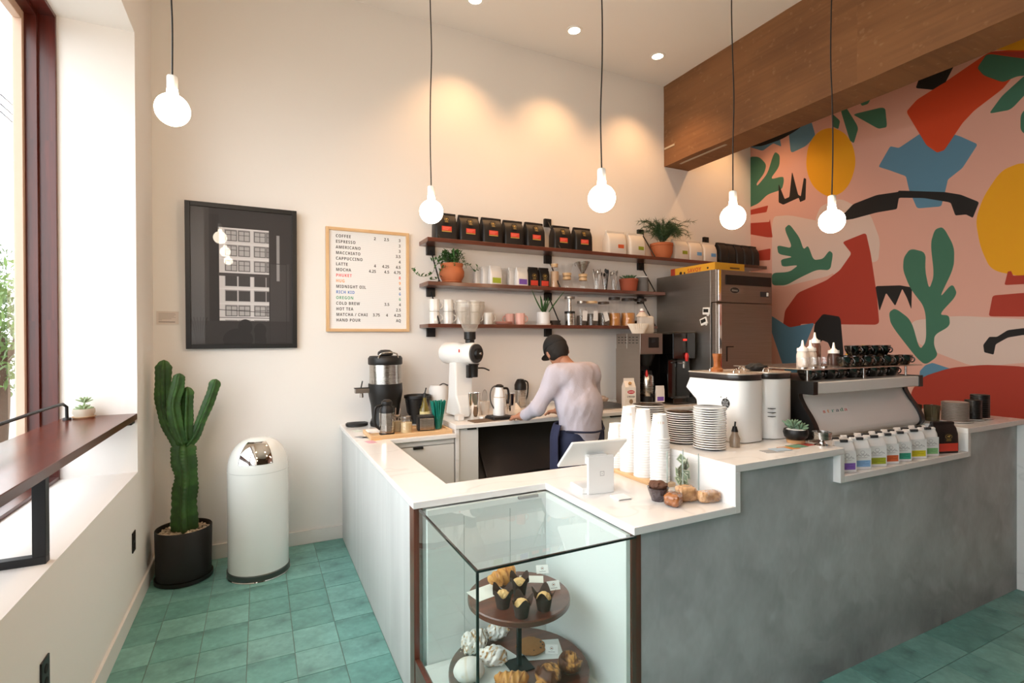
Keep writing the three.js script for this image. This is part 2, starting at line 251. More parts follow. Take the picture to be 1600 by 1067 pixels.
// floor: grout bed and one mesh per tile
{
  const floor = struct('floor', bb(0, ROOM_X, -0.1, -0.004, 0, ROOM_Z), std(0x7d8f88, 0.9), 'teal square cement tile floor with pale joints', 'floor');
  const PITCH_T = 0.2155, J = 0.0034, g = metric(bb(-PITCH_T / 2 + J / 2, PITCH_T / 2 - J / 2, -0.006, 0, -PITCH_T / 2 + J / 2, PITCH_T / 2 - J / 2), 2.2);
  const variants = [0x83c2ba, 0x8bc9c0, 0x7bbab1, 0x92cec5, 0x76b4ab, 0x87c5bc].map((h, i) => { const t = rep(T.mottle, 1, 1); t.offset.set(i * 0.37, i * 0.61); return phy(h, 0.42, { map: t, bumpMap: T.fine, bumpScale: 0.0002 }); });
  const cells = [];
  for (let i = -1; i < 28; i++) for (let j = -1; j < 45; j++) {
    const x = 0.162 + (i + 0.5) * PITCH_T, z = 0.17 + (j + 0.5) * PITCH_T;
    if (x > ROOM_X + 0.1 || z > ROOM_Z + 0.1) continue;
    const hidden = (x > 1.36 && x < 4.8 && z < 2.65) ;
    const d = V(x, 0, z).sub(EYE), f = d.dot(FWD), sx = 800 + FOCAL * d.dot(RGT) / f, sy = 533.5 - FOCAL * d.dot(UPV) / f, seen = f > 0.2 && sx > -60 && sx < 1660 && sy < 1150 && !hidden && !(x > 1.24 && z < 2.75) ;
    cells.push({ x, z, seen, d: d.length() });
  }
  cells.sort((a, b) => (b.seen - a.seen) || a.d - b.d);
  const rest = [];
  cells.forEach((c, n) => {
    const dy = -rnd(0.0009), x0 = Math.max(0, c.x - PITCH_T / 2), cut = c.x < PITCH_T / 2 || c.z < PITCH_T / 2 || c.x > ROOM_X - PITCH_T / 2 || c.z > ROOM_Z - PITCH_T / 2;
    let gg = g;
    if (cut) { const a = Math.max(0.001, c.x - PITCH_T / 2 + J / 2), b = Math.min(ROOM_X - 0.001, c.x + PITCH_T / 2 - J / 2), e = Math.max(0.001, c.z - PITCH_T / 2 + J / 2), f = Math.min(ROOM_Z - 0.001, c.z + PITCH_T / 2 - J / 2); if (b - a < 0.01 || f - e < 0.01) return; gg = metric(bb(a - c.x, b - c.x, -0.006, 0, e - c.z, f - c.z), 2.2); }
    if (n < 290) { const m = part(floor, 'floor_tile', gg, variants[Math.floor(rnd(variants.length))]); m.position.set(c.x, dy, c.z); } else rest.push(gg.clone().translate(c.x, dy, c.z));
  });
  const far = part(floor, 'farther_tiles', rest, variants[1]); far.userData.kind = 'stuff';
}
// beam
{
  const g = new THREE.BoxGeometry(0.355, 0.87, ROOM_Z, 6, 10, 110), p = g.attributes.position;
  for (let i = 0; i < p.count; i++) { const x = p.getX(i), y = p.getY(i), z = p.getZ(i), e = (fbm(z * 3 + 9, y * 4 + x * 5, 3) - 0.5) * 0.014; if (Math.abs(x) > 0.17) p.setX(i, x + Math.sign(x) * e); if (y < -0.43) p.setY(i, y + e + 0.006); }
  g.computeVertexNormals(); g.translate(4.587 + 0.1775, 3.425 + 0.435, ROOM_Z / 2);
  const b = struct('beam', metric(g, 0.5), M.beam, 'thick rough-sawn timber beam under the ceiling', 'beam');
  part(b, 'scar', bb(4.5835, 4.5875, 3.605, 3.625, 0.01, 0.16, 0.0015), std(0xcdbb9f, 0.9)); part(b, 'scar', bb(4.66, 4.69, 3.4245, 3.4295, 0.15, 0.75, 0.0015), std(0xb9a892, 0.9));
}
// window on the left: wooden lining, sash, panes
for (const [name, label, W, div] of [['window_1', 'tall reddish-brown wooden window in the recess behind the drinks bar', win, [0.546, 2.15, 3.75, 5.38]]]) {
  const w = thing(name, label, 'window'); w.userData.kind = 'structure';
  const { z0, z1, y0, y1 } = W, wood = (g, up = true) => metric(g, 1, rnd(), up);
  const lining = (name, xa, xb, t, m) => { part(w, name, [wood(bb(xa, xb, y0, y1, z0, z0 + t, 0.002)), wood(bb(xa, xb, y0, y1, z1 - t, z1, 0.002)), wood(bb(xa, xb, y1 - t, y1, z0 + t, z1 - t, 0.002), false), wood(bb(xa, xb, y0, y0 + t, z0 + t, z1 - t, 0.002), false)], m); };
  lining('frame', -0.53, -0.36, 0.02, M.frameWood); lining('inner_frame', -0.53, -0.435, 0.04, M.frameWood);
  for (let k = 0; k < div.length - 1; k++) {
    const a = div[k], b = div[k + 1];
    const s = part(w, 'sash', [wood(bb(-0.528, -0.487, y0 + 0.02, y1 - 0.02, a + 0.021, a + 0.05, 0.003)), wood(bb(-0.528, -0.487, y0 + 0.02, y1 - 0.02, b - 0.055, b, 0.003)), wood(bb(-0.528, -0.487, y0 + 0.02, y0 + 0.09, a + 0.055, b - 0.055, 0.003)), wood(bb(-0.528, -0.487, y1 - 0.09, y1 - 0.02, a + 0.055, b - 0.055, 0.003))], M.sashWood);
    const p = new THREE.PlaneGeometry(b - a - 0.1, y1 - y0 - 0.16); p.rotateY(Math.PI / 2); p.translate(-0.522, (y0 + y1) / 2, (a + b) / 2);
    part(s, 'pane', p, M.glass);
  }
  for (const z of div.slice(1, -1)) part(w, 'mullion', wood(bb(-0.53, -0.42, y0 + 0.02, y1 - 0.02, z - 0.04, z + 0.04, 0.003)), M.frameWood);
}
// outside: pavement, trees, wires
{
  struct('ground', bb(-30, -WALL_T, -0.3, -0.15, -20, 25), std(0x9a9a97, 0.9), 'grey pavement outside the window', 'ground');
  const leafG = (() => { const s = new THREE.Shape(); s.moveTo(0, 0); s.quadraticCurveTo(0.05, 0.06, 0, 0.16); s.quadraticCurveTo(-0.05, 0.06, 0, 0); return new THREE.ShapeGeometry(s, 3); })();
  const tree = (x, z, h, r, label, hue) => {
    const t = thing('street_tree', label, 'tree', [x, -0.15, z], 0, 'trees outside the window');
    part(t, 'trunk', [tube([[0, 0, 0], [0.05, h * 0.3, 0.04], [-0.03, h * 0.6, 0]], 0.09, 16, 8), tube([[0, h * 0.4, 0], [0.4, h * 0.65, 0.3]], 0.05, 8, 6), tube([[0, h * 0.4, 0], [-0.4, h * 0.6, -0.3]], 0.05, 8, 6)], std(0x4a3a2c, 0.9));
    const gs = []; const q = new THREE.Quaternion(), m = new THREE.Matrix4();
    for (let i = 0; i < 2600; i++) { const a = rnd(6.283), c = rnd(-1, 1), k = Math.cbrt(rnd()) * (0.75 + 0.4 * vn(a * 2, c * 3)), s = Math.sqrt(1 - c * c); q.setFromEuler(new THREE.Euler(rnd(6.28), rnd(6.28), rnd(6.28))); const sc = rnd(0.6, 1.3); m.compose(V(Math.cos(a) * s * k * r, h * 0.62 + c * k * h * 0.38, Math.sin(a) * s * k * r), q, V(sc, sc, sc)); gs.push(leafG.clone().applyMatrix4(m)); }
    part(t, 'foliage', gs, phy(hue, 0.7, { transmission: 0.35 }));
  };
  tree(-3.1, -6.8, 3.0, 1.1, 'bright green bushy tree beyond the window glass', 0x55702f);
  tree(-6.4, -15.8, 4.6, 2.0, 'darker tall tree farther beyond the window glass', 0x465c38);
  for (let k = 0; k < 3; k++) { const y = [145, 160, 172][k], p = at(-220, y - 215, 2, -16), q = at(60, y + 55, 2, -16); single('overhead_wire', tube([p, p.clone().lerp(q, 0.5).add(V(0, -0.15, 0)), q], 0.018, 24, 5), M.black, ['highest', 'middle', 'lowest'][k] + ' thin dark overhead wire strung outside the window', 'wire', [0, 0, 0], 0, 'wires outside the window'); }
}
// ---------------------------------------------------------------- counters
const LOW = 0.90, HIGH = 1.065, BACK = 0.96, NICHE = 0.935;
{
  single('low_countertop', metric(slab([[1.224, 0.002], [1.224, 2.175], [1.854, 2.175], [1.854, 2.81], [2.365, 2.81], [2.365, 1.97], [1.437, 1.97], [1.437, 0.80], [1.912, 0.80], [1.912, 0.002]], LOW - 0.03, LOW)), M.quartz, 'white quartz countertop wrapping round the pastry case and under the payment stand', 'countertop');
  const up = thing('raised_countertop', 'stepped white quartz bar top with a lowered bay for the coffee bags', 'countertop');
  const q = (g) => metric(g);
  part(up, 'riser', q(bb(2.365, 2.395, LOW - 0.03, HIGH - 0.03, 1.97, 2.81, 0.002)), M.quartz);
  part(up, 'bar_top', q(bb(2.365, 3.08, HIGH - 0.03, HIGH, 1.97, 2.81, 0.002)), M.quartz);
  part(up, 'bay_cheek', q(bb(3.05, 3.08, NICHE - 0.03, HIGH - 0.03, 1.97, 2.81, 0.002)), M.quartz);
  part(up, 'bay_floor', q(bb(3.08, 4.21, NICHE - 0.03, NICHE, 1.97, 2.81, 0.002)), M.quartz);
  part(up, 'bay_cheek', q(bb(4.21, 4.24, NICHE - 0.03, HIGH - 0.03, 1.97, 2.81, 0.002)), M.quartz);
  part(up, 'bar_top', q(bb(4.21, 4.925, HIGH - 0.03, HIGH, 1.97, 2.81, 0.002)), M.quartz);
  part(up, 'waterfall_end', q(bb(4.895, 4.925, 0, HIGH - 0.03, 1.97, 2.81, 0.002)), M.quartz);
  single('plaster_counter', metric(mv(extrude([[1.912, 0], [4.894, 0], [4.894, HIGH - 0.031], [4.241, HIGH - 0.031], [4.241, NICHE - 0.031], [3.049, NICHE - 0.031], [3.049, HIGH - 0.031], [2.396, HIGH - 0.031], [2.396, LOW - 0.031], [1.912, LOW - 0.031]], 0.03), 0, 0, 2.746), 0.5), M.plaster, 'grey trowelled plaster front of the bar', 'counter');
  single('plaster_counter', metric(bb(1.24, 1.27, 0, LOW - 0.031, 0.016, 2.058), 0.5, 0.3), phy(0xffffff, 0.5, { map: tex(1024, 1024, (u, v) => { const a = fbm(u * 4, v * 2, 5, 4), b = fbm(u * 30, v * 3, 4, 30), s = 0.80 + (a - 0.5) * 0.08 + (b - 0.5) * 0.08; return [s * 0.985, s, s]; }) }), 'plaster side of the counter facing the window, pale tone partly painted window light', 'counter');  // paler than the front plaster: window light partly put into its colour
  single('counter_post', metric(bb(1.238, 1.276, 0, LOW - 0.031, 2.06, 2.13, 0.003), 1, 0, true), M.walnut, 'slim dark wood post where the pale counter side meets the pastry case', 'post');
  single('counter_post', metric(bb(1.866, 1.911, 0, LOW - 0.031, 2.72, 2.779, 0.003), 1, 0.4, true), M.walnut, 'slim dark wood post between pastry case and grey plaster front', 'post');
  // staff-side cabinets of the bar
  const body = thing('bar_cabinet', 'white cabinet panels on the staff side of the bar', 'cabinet');
  part(body, 'panel', [bb(1.30, 1.40, 0.02, LOW - 0.032, 0.82, 1.96), bb(1.278, 1.84, 0.02, LOW - 0.032, 2.0, 2.12), bb(1.90, 2.36, 0.02, LOW - 0.032, 2.0, 2.70)], M.cabinet);
  part(body, 'panel', [bb(2.40, 3.04, 0.02, HIGH - 0.032, 2.0, 2.70), bb(3.05, 4.24, 0.02, NICHE - 0.032, 2.0, 2.70), bb(4.25, 4.89, 0.02, HIGH - 0.032, 2.0, 2.70)], M.cabinet);
}
// back counter along the tall wall
{
  const bc = thing('back_countertop', 'white quartz work counter below the wall shelves', 'countertop');
  const S = { x0: 3.30, x1: 3.66, z0: 0.22, z1: 0.62 };
  part(bc, 'worktop', metric(slab([[1.914, 0.002], [1.914, 0.79], [4.36, 0.79], [4.36, 0.002]], BACK - 0.03, BACK).clone(), 1), M.quartz);
  part(bc, 'end_panel', metric(bb(1.914, 1.942, 0.1, BACK - 0.03, 0.01, 0.778, 0.002)), M.quartz);
  const sink = thing('sink', 'shallow stainless steel sink set on the work counter', 'sink', [3.5, BACK, 0.42]);
  part(sink, 'rim', extrudeRing(0.44, 0.46, 0.37, 0.39, 0.006), M.steel); part(sink, 'basin', stand(0.37, 0.004, 0.39, 0, 0, 0.0005, 0), std(0x4a4846, 0.35, { metalness: 1 }));
  const dr = thing('drawer_cabinet', 'white drawer cabinet with black tab pull under the low counter', 'cabinet', [1.68, 0, 0.4]);
  part(dr, 'body', bb(-0.24, 0.225, 0.1, LOW - 0.032, -0.38, 0.355), M.cabinet);
  part(dr, 'rail', bb(-0.24, 0.225, LOW - 0.068, LOW - 0.034, 0.356, 0.374, 0.002), M.cabinet);
  const d1 = part(dr, 'drawer', bb(-0.24, 0.225, 0.12, LOW - 0.074, 0.356, 0.374, 0.002), M.cabinet);
  part(d1, 'pull', bb(-0.075, -0.005, LOW - 0.088, LOW - 0.073, 0.368, 0.388, 0.002), M.black, 'black tab pull');
  const c2 = thing('base_cabinet', 'narrow white base cabinet beside the dark ice bin', 'cabinet', [2.01, 0, 0.4]);
  part(c2, 'body', bb(-0.066, 0.088, 0.1, BACK - 0.032, -0.38, 0.34), M.cabinet); const d2 = part(c2, 'door', bb(-0.066, 0.088, 0.12, BACK - 0.038, 0.341, 0.36, 0.002), M.cabinet); part(d2, 'pull', bb(0.0, 0.07, BACK - 0.045, BACK - 0.034, 0.352, 0.374, 0.002), M.black, 'black tab pull');
  const ice = thing('ice_bin', 'dark undercounter ice bin with sloping lid beneath the work counter', 'appliance', [2.61, 0, 0.4]);
  const dk = std(0x2a2523, 0.45);
  part(ice, 'body', rot(mv(extrude([[-0.36, 0.05], [0.32, 0.05], [0.32, 0.50], [0.02, 0.915], [-0.36, 0.915]], 0.98, 0.004), 0, 0, -0.49), 0, -Math.PI / 2), dk);
  { const lid = part(ice, 'lid', rot(mv(extrude([[0.325, 0.52], [0.345, 0.53], [0.05, 0.905], [0.03, 0.905]], 0.86, 0.004), 0, 0, -0.43), 0, -Math.PI / 2), std(0x332c29, 0.4)); part(lid, 'handle', tube([[-0.25, 0.52, 0.345], [-0.1, 0.545, 0.355], [0.1, 0.545, 0.355], [0.25, 0.52, 0.345]], 0.012, 20, 8), M.black); }
  for (const [x0, x1, lab] of [[3.12, 3.74, 'beige-white drawer unit below the sink with black tab pull'], [3.75, 4.35, 'white drawer unit under the coffee brewer with black tab pull']]) {
    const c = thing('drawer_unit', lab, 'cabinet', [(x0 + x1) / 2, 0, 0.4]), w = (x1 - x0) / 2 - 0.002;
    part(c, 'body', bb(-w, w, 0.1, BACK - 0.032, -0.38, 0.34), M.cabinet);
    const d = part(c, 'drawer', bb(-w, w, 0.62, BACK - 0.038, 0.341, 0.36, 0.002), M.cabinet); part(d, 'pull', bb(-0.14, -0.02, BACK - 0.046, BACK - 0.033, 0.352, 0.376, 0.002), M.black);
    part(c, 'drawer', bb(-w, w, 0.12, 0.614, 0.341, 0.36, 0.002), M.cabinet);
  }
}
function extrudeRing(w, d, wi, di, h) { return rot(mv(extrude([[-w / 2, -d / 2], [w / 2, -d / 2], [w / 2, d / 2], [-w / 2, d / 2]], h - 0.002, 0.001, [[[-wi / 2, -di / 2], [-wi / 2, di / 2], [wi / 2, di / 2], [wi / 2, -di / 2]]]), 0, 0, 0.001), -Math.PI / 2); }
// pastry case
const CASE = { x0: 1.25, x1: 1.862, z0: 2.135, z1: 2.808, y0: 0.22, y1: 0.866 };
{
  const c = thing('pastry_case', 'glass pastry display case with dark edges and dark wood base', 'display case');
  const { x0, x1, z0, z1, y0, y1 } = CASE;
  part(c, 'base', [metric(bb(x0 - 0.01, x0 + 0.014, 0, y0, z0, z1 + 0.004, 0.002), 1, 0.2), metric(bb(x0 + 0.014, x1 + 0.003, 0, y0, z1 - 0.02, z1 + 0.004, 0.002), 1, 0.6)], M.walnut);
  const white = std(0xf0f3f2, 0.35);
  part(c, 'case_floor', bb(x0 + 0.014, x1, y0 - 0.02, y0, z0 + 0.06, z1 - 0.02), white);
  const back = part(c, 'back_panel', bb(x0 + 0.03, x1, y0 - 0.02, y1 - 0.004, z0 + 0.035, z0 + 0.055), white);
  for (const x of [1.44, 1.66]) part(back, 'door_seam', bb(x, x + 0.003, y0 + 0.02, y1 - 0.05, z0 + 0.0545, z0 + 0.0558), std(0xb9c4c2, 0.5));
  part(c, 'side_panel', bb(x1 - 0.016, x1 + 0.002, y0 - 0.02, y1 - 0.004, z0 + 0.056, z1 - 0.035), white);
  const pane = (name, g) => part(c, name, g, M.caseGlass);
  const t = new THREE.PlaneGeometry(x1 - x0, z1 - 2.18); t.rotateX(-Math.PI / 2); t.translate((x0 + x1) / 2, y1, (2.18 + z1) / 2); pane('top_glass', t);
  const l = new THREE.PlaneGeometry(z1 - z0, y1 - y0); l.rotateY(-Math.PI / 2); l.translate(x0, (y0 + y1) / 2, (z0 + z1) / 2); pane('side_glass', l);
  const f = new THREE.PlaneGeometry(x1 - x0, y1 - y0); f.translate((x0 + x1) / 2, (y0 + y1) / 2, z1); pane('front_glass', f);
  part(c, 'edge_strip', bb(x0 - 0.004, x0 + 0.004, y1 - 0.005, y1 + 0.003, 2.18, z1 + 0.004, 0.001), M.blackGloss);
  part(c, 'edge_strip', bb(x0 + 0.004, x1, y1 - 0.005, y1 + 0.003, z1 - 0.004, z1 + 0.004, 0.001), M.blackGloss);
  part(c, 'edge_strip', bb(x0 - 0.004, x0 + 0.004, y0, y1 - 0.005, z1 - 0.004, z1 + 0.004, 0.001), M.blackGloss);
  part(c, 'bracket', bb(1.70, 1.80, y1 - 0.014, y1 - 0.002, 2.19, 2.205, 0.001), M.grey);
  // tiered stand of round wooden trays
  const s = thing('tiered_stand', 'two-tier round dark wood tray stand on a black post inside the case', 'stand', [1.555, y0, 2.485]);
  const disc = (r, y) => metric(lathe([[0, y - 0.024], [r - 0.004, y - 0.024], [r, y - 0.02], [r, y - 0.004], [r - 0.004, y], [0, y]], 56, 0.6), 1);
  part(s, 'upper_tray', disc(0.198, 0.365), M.walnut); part(s, 'lower_tray', disc(0.272, 0.085), M.walnut); part(s, 'post', bb(-0.008, 0.008, 0.085, 0.342, -0.008, 0.008, 0.001), M.blackMetal); part(s, 'foot', lathe([[0, 0], [0.09, 0], [0.09, 0.006], [0.02, 0.012], [0.012, 0.062], [0, 0.062]], 28), M.blackMetal);
  part(s, 'post_plate', bb(-0.045, 0.045, 0.0855, 0.0905, -0.045, 0.045, 0.001), M.blackMetal);
}
// ---------------------------------------------------------------- lamps
{
  const bulbMat = std(0xfff4e6, 0.3, { emissive: new THREE.Color().setRGB(1.0, 0.86, 0.66), emissiveIntensity: 18 });
  const R = 0.0625, prof = [];
  for (let i = 0; i <= 16; i++) { const a = -Math.PI / 2 + i / 16 * (Math.PI * 0.89); prof.push([Math.cos(a) * R, Math.sin(a) * R]); }
  prof.push([0.0205, R + 0.006], [0.0185, R + 0.022], [0, R + 0.022]);
  const globe = lathe(prof, 32, 0), socket = lathe([[0, R + 0.020], [0.0195, R + 0.020], [0.0195, R + 0.066], [0.017, R + 0.072], [0.006, R + 0.076], [0, R + 0.076]], 20);
  const pendant = (x, y, z, label, wav) => {
    const t = thing('pendant_lamp', label, 'lamp', [x, y, z], 0, 'bare globe pendant lamps');
    part(t, 'globe_bulb', globe, bulbMat, 'glowing white globe bulb'); part(t, 'socket', socket, M.white);
    const top = CEIL - y, pts = []; for (let k = 0; k <= 8; k++) pts.push([Math.sin(k * 1.9 + wav) * 0.004 * (k > 0 && k < 8), lerp(R + 0.074, top - 0.02, k / 8), Math.cos(k * 1.3 + wav) * 0.004 * (k > 0 && k < 8)]);
    part(t, 'cord', tube(pts, 0.0032, 48, 6), M.black); part(t, 'ceiling_rose', mv(cyl(0.045, 0.05, 0.022, 24), 0, top - 0.022, 0), M.white);
    const l = new THREE.PointLight(TUNGSTEN, BULB_CD); l.castShadow = true; l.shadow.radius = 2.6; l.name = 'pendant_light'; t.add(l);
  };
  pendant(0.348, 2.502, 1.80, 'bare globe pendant on a black cord above the cactus beside the window', 1);
  pendant(1.483, 2.255, 1.61, 'bare globe pendant hanging in front of the black coffee bags', 2);
  pendant(2.064, 2.215, 2.333, 'bare globe pendant hanging over the payment stand', 3);
  pendant(2.876, 2.205, 2.363, 'bare globe pendant hanging over the white grinders', 4);
  pendant(3.393, 2.195, 2.557, 'bare globe pendant hanging over the espresso machine before the mural', 5);
  pendant(0.348, 2.502, 3.35, 'bare globe pendant along the window past the cactus one', 6);
  pendant(0.348, 2.502, 4.90, 'bare globe pendant at the far end of the window row', 7);
  const ringG = lathe([[0.052, -0.004], [0.072, -0.004], [0.074, 0], [0.052, 0.0]], 32), discM = std(0xffffff, 0.4, { emissive: new THREE.Color().setRGB(1.0, 0.84, 0.62), emissiveIntensity: 8 });
  for (const [x, lab] of [[2.22, 'round recessed ceiling light, third along from the timber beam'], [3.16, 'round recessed ceiling light, second along from the timber beam'], [4.11, 'round recessed ceiling light beside the timber beam'], [5.40, 'round recessed ceiling light between timber beam and mural']]) {
    const t = thing('recessed_light', lab, 'light', [x, CEIL, 0.435], 0, 'recessed ceiling lights in a row');
    part(t, 'trim_ring', ringG, M.white); part(t, 'light_disc', mv(lathe([[0, -0.003], [0.052, -0.003], [0.052, 0], [0, 0]], 28), 0, 0, 0), discM);
    const s = new THREE.SpotLight(TUNGSTEN, SPOT_CD, 0, 0.86, 0.55); s.position.set(0, -0.006, 0); s.target.position.set(0, -3, -0.12); s.castShadow = true; s.shadow.radius = 2; s.name = 'recessed_spot'; t.add(s, s.target);
  }
}
// ---------------------------------------------------------------- things on the walls
{
  // dark framed photograph: print of a city facade seen through a window
  const a = at(289, 313, 2, 0.03), b = at(463, 332, 2, 0.03), c = at(291, 545, 2, 0.03), x0 = a.x, x1 = b.x, y0 = c.y, y1 = (a.y + b.y) / 2, w = x1 - x0, h = y1 - y0;
  const pic = thing('framed_photograph', 'large black-framed dark photograph of a city facade seen through a window', 'picture', [(x0 + x1) / 2, y0, 0.010]); pic.rotation.set(0.03, 0.012, 0);
  const fw = 0.032;
  part(pic, 'frame', [bb(-w / 2, -w / 2 + fw, 0, h, 0, 0.028, 0.002), bb(w / 2 - fw, w / 2, 0, h, 0, 0.028, 0.002), bb(-w / 2 + fw, w / 2 - fw, 0, fw, 0, 0.028, 0.002), bb(-w / 2 + fw, w / 2 - fw, h - fw, h, 0, 0.028, 0.002)], M.black);
  const img = canvas(640, 860, (k, W, Hh) => {
    k.fillStyle = '#2e2b2c'; k.fillRect(0, 0, W, Hh); k.fillStyle = '#3b3839'; k.fillRect(0, 0, 110, Hh); k.fillRect(490, 330, 130, 530); k.fillStyle = '#262324'; k.fillRect(110, 40, 60, 760);
    k.fillStyle = '#c9c7c8'; k.fillRect(170, 120, 315, 590);
    for (let r = 0; r < 7; r++) for (let q = 0; q < 4; q++) { const x = [210, 292, 392, 470][q], y = 70 + r * 96 + 66, ww = Math.min(68, 485 - x), dark = r >= 3 && r < 5; k.fillStyle = '#8f8d8e'; k.fillRect(x - 6, y - 8, ww + 8 > 485 - x + 6 ? 485 - x + 6 : ww + 10, 74); k.fillStyle = dark ? '#3c3a3b' : '#a7a5a6'; if (x + ww > 485) continue; k.fillRect(x, y, ww, 62); k.strokeStyle = '#3a3839'; k.lineWidth = 3; k.strokeRect(x, y, ww, 62); k.beginPath(); k.moveTo(x + ww / 2, y); k.lineTo(x + ww / 2, y + 62); if (!dark) { k.moveTo(x, y + 26); k.lineTo(x + ww, y + 26); } k.stroke(); }
    k.fillStyle = '#d2d0d1'; for (let r = 0; r < 7; r++) k.fillRect(170, 118 + r * 96, 315, 8);
    k.fillStyle = '#403d3e'; k.fillRect(165, 405, 325, 20);
    k.fillStyle = '#2e2b2c'; k.fillRect(0, 712, W, 150); k.strokeStyle = '#3a3738'; k.lineWidth = 4; k.beginPath(); k.moveTo(170, 640); k.lineTo(485, 655); k.moveTo(170, 690); k.lineTo(485, 692); k.stroke();
    k.fillStyle = '#1d1b1c'; k.beginPath(); k.ellipse(285, 830, 95, 70, 0, 0, 7); k.fill(); k.beginPath(); k.ellipse(330, 750, 45, 50, 0, 0, 7); k.fill(); k.beginPath(); k.ellipse(425, 770, 40, 45, 0, 0, 7); k.fill(); k.fillRect(390, 790, 70, 70); k.fillRect(455, 820, 10, 40);
    k.fillStyle = '#8d8b8c'; k.fillRect(535, 145, 20, 300); k.strokeStyle = '#262324'; k.strokeRect(490, 332, 110, 520);
    k.strokeStyle = '#1f1d1e'; k.lineWidth = 6; for (let q = 0; q < 6; q++) { k.beginPath(); k.moveTo(30 + q * 8, 860); k.quadraticCurveTo(20 + q * 12, 740, q * 20 - 5, 690); k.stroke(); }
  });
  const g = new THREE.PlaneGeometry(w - 2 * fw, h - 2 * fw); g.translate(0, h / 2, 0.016);
  part(pic, 'glazed_print', g, phy(0xffffff, 0.6, { map: img, clearcoat: 1, clearcoatRoughness: 0.0 }), 'dark grey print behind glass');
  part(pic, 'backing', bb(-w / 2 + 0.01, w / 2 - 0.01, 0.01, h - 0.01, 0.001, 0.015), M.black);
}
{
  const a = at(508.7, 353.4, 2, 0.02), b = at(638.7, 367.6, 2, 0.02), c = at(508.7, 518, 2, 0.02), x0 = a.x, x1 = b.x, y0 = c.y, y1 = a.y, w = x1 - x0, h = y1 - y0, fw = 0.024;
  const board = thing('letter_board', 'white letter board menu in a thin light wood frame', 'menu board', [(x0 + x1) / 2, y0, 0.001]);
  part(board, 'frame', [metric(bb(-w / 2, -w / 2 + fw, 0, h, 0, 0.03, 0.002), 1, 0, true), metric(bb(w / 2 - fw, w / 2, 0, h, 0, 0.03, 0.002), 1, 0, true), metric(bb(-w / 2 + fw, w / 2 - fw, 0, fw, 0, 0.03, 0.002)), metric(bb(-w / 2 + fw, w / 2 - fw, h - fw, h, 0, 0.03, 0.002))], M.maple);
  const rows = [['COFFEE', '2', '2.5', '3'], ['ESPRESSO', '', '', '3'], ['AMERICANO', '', '', '3'], ['MACCHIATO', '', '', '3.5'], ['CAPPUCCINO', '', '', '4'], ['LATTE', '4', '4.25', '4.5'], ['MOCHA', '4.25', '4.5', '4.75'], ['PHUKET', '', '', '8', '#e24a4a'], ['HUG', '', '', '9', '#e59a55'], ['MIDNIGHT OIL', '', '', '6'], ['RICH KID', '', '', '6', '#3f74c4'], ['OREGON', '', '', '6', '#3b9a72'], ['COLD BREW', '', '3.5', '4'], ['HOT TEA', '', '', '2.5'], ['MATCHA / CHAI', '3.75', '4', '4.25'], ['HAND POUR', '', '', 'AQ']];
  const img = canvas(1024, 1344, (k, W, Hh) => {
    k.fillStyle = '#eceef0'; k.fillRect(0, 0, W, Hh); k.strokeStyle = '#e0e2e5'; k.lineWidth = 2; for (let y = 10; y < Hh; y += 13) { k.beginPath(); k.moveTo(0, y); k.lineTo(W, y); k.stroke(); }
    rows.forEach((r, i) => { const y = 92 + i * 77; k.fillStyle = r[4] ?? '#1a1718'; k.font = 'bold 58px sans-serif'; k.textAlign = 'left'; k.save(); k.translate(86, y); k.scale(0.86, 1); let x = 0; for (const ch of r[0]) { k.fillText(ch, x, 0); x += k.measureText(ch).width * 0.96 + 5; } k.restore(); k.textAlign = 'right'; k.save(); const dy = i < 1 ? 30 : 22; [[1, i === 14 ? 660 : 610], [2, i === 14 ? 770 : 790], [3, 950]].forEach(([n, px]) => { if (r[n]) { k.save(); k.translate(px, y + (i === 14 ? 0 : dy * 0)); k.scale(0.86, 1); k.fillText(r[n], 0, 0); k.restore(); } }); k.restore(); });
  });
  const g = new THREE.PlaneGeometry(w - 2 * fw, h - 2 * fw); g.translate(0, h / 2, 0.014); part(board, 'letter_panel', g, std(0xffffff, 0.7, { map: img }), 'ribbed white panel with black and coloured letters');
  part(board, 'backing', bb(-w / 2 + 0.004, w / 2 - 0.004, 0.004, h - 0.004, 0.0005, 0.012), M.whiteMatte);
}
{
  const p = at(262, 497, 2, 0.004), g = canvas(256, 176, (k) => { k.fillStyle = '#d9cfc8'; k.fillRect(0, 0, 256, 176); k.fillStyle = '#9b918b'; for (let i = 0; i < 6; i++) k.fillRect(24, 26 + i * 18, [190, 200, 180, 196, 150, 40][i], 5); k.fillStyle = '#5d5450'; k.fillRect(24, 140, 190, 8); });
  const t = thing('wall_placard', 'small printed wall placard beside the dark photograph', 'placard', [p.x, p.y - 0.045, 0.0005]); part(t, 'plate', bb(-0.068, 0.068, 0, 0.094, 0, 0.004, 0.001), M.whiteMatte);
  const f = new THREE.PlaneGeometry(0.13, 0.09); f.translate(0, 0.047, 0.0045); part(t, 'print', f, std(0xffffff, 0.8, { map: g }));
  for (const [px, py, lab] of [[209, 846, 'black wall outlet beside the cactus pot'], [70, 1055, 'black wall outlet below the window bar']]) {
    const o = at(px, py, 0, 0.003), w = thing('wall_outlet', lab, 'outlet', [0.0005, o.y, o.z]); part(w, 'plate', bb(0, 0.006, -0.057, 0.057, -0.036, 0.036, 0.002), M.black); for (const y of [-0.022, 0.022]) part(w, 'socket', rot(cyl(0.015, 0.015, 0.002, 20), 0, 0, -Math.PI / 2).translate(0.006, y, 0), M.blackMatte);
  }
}
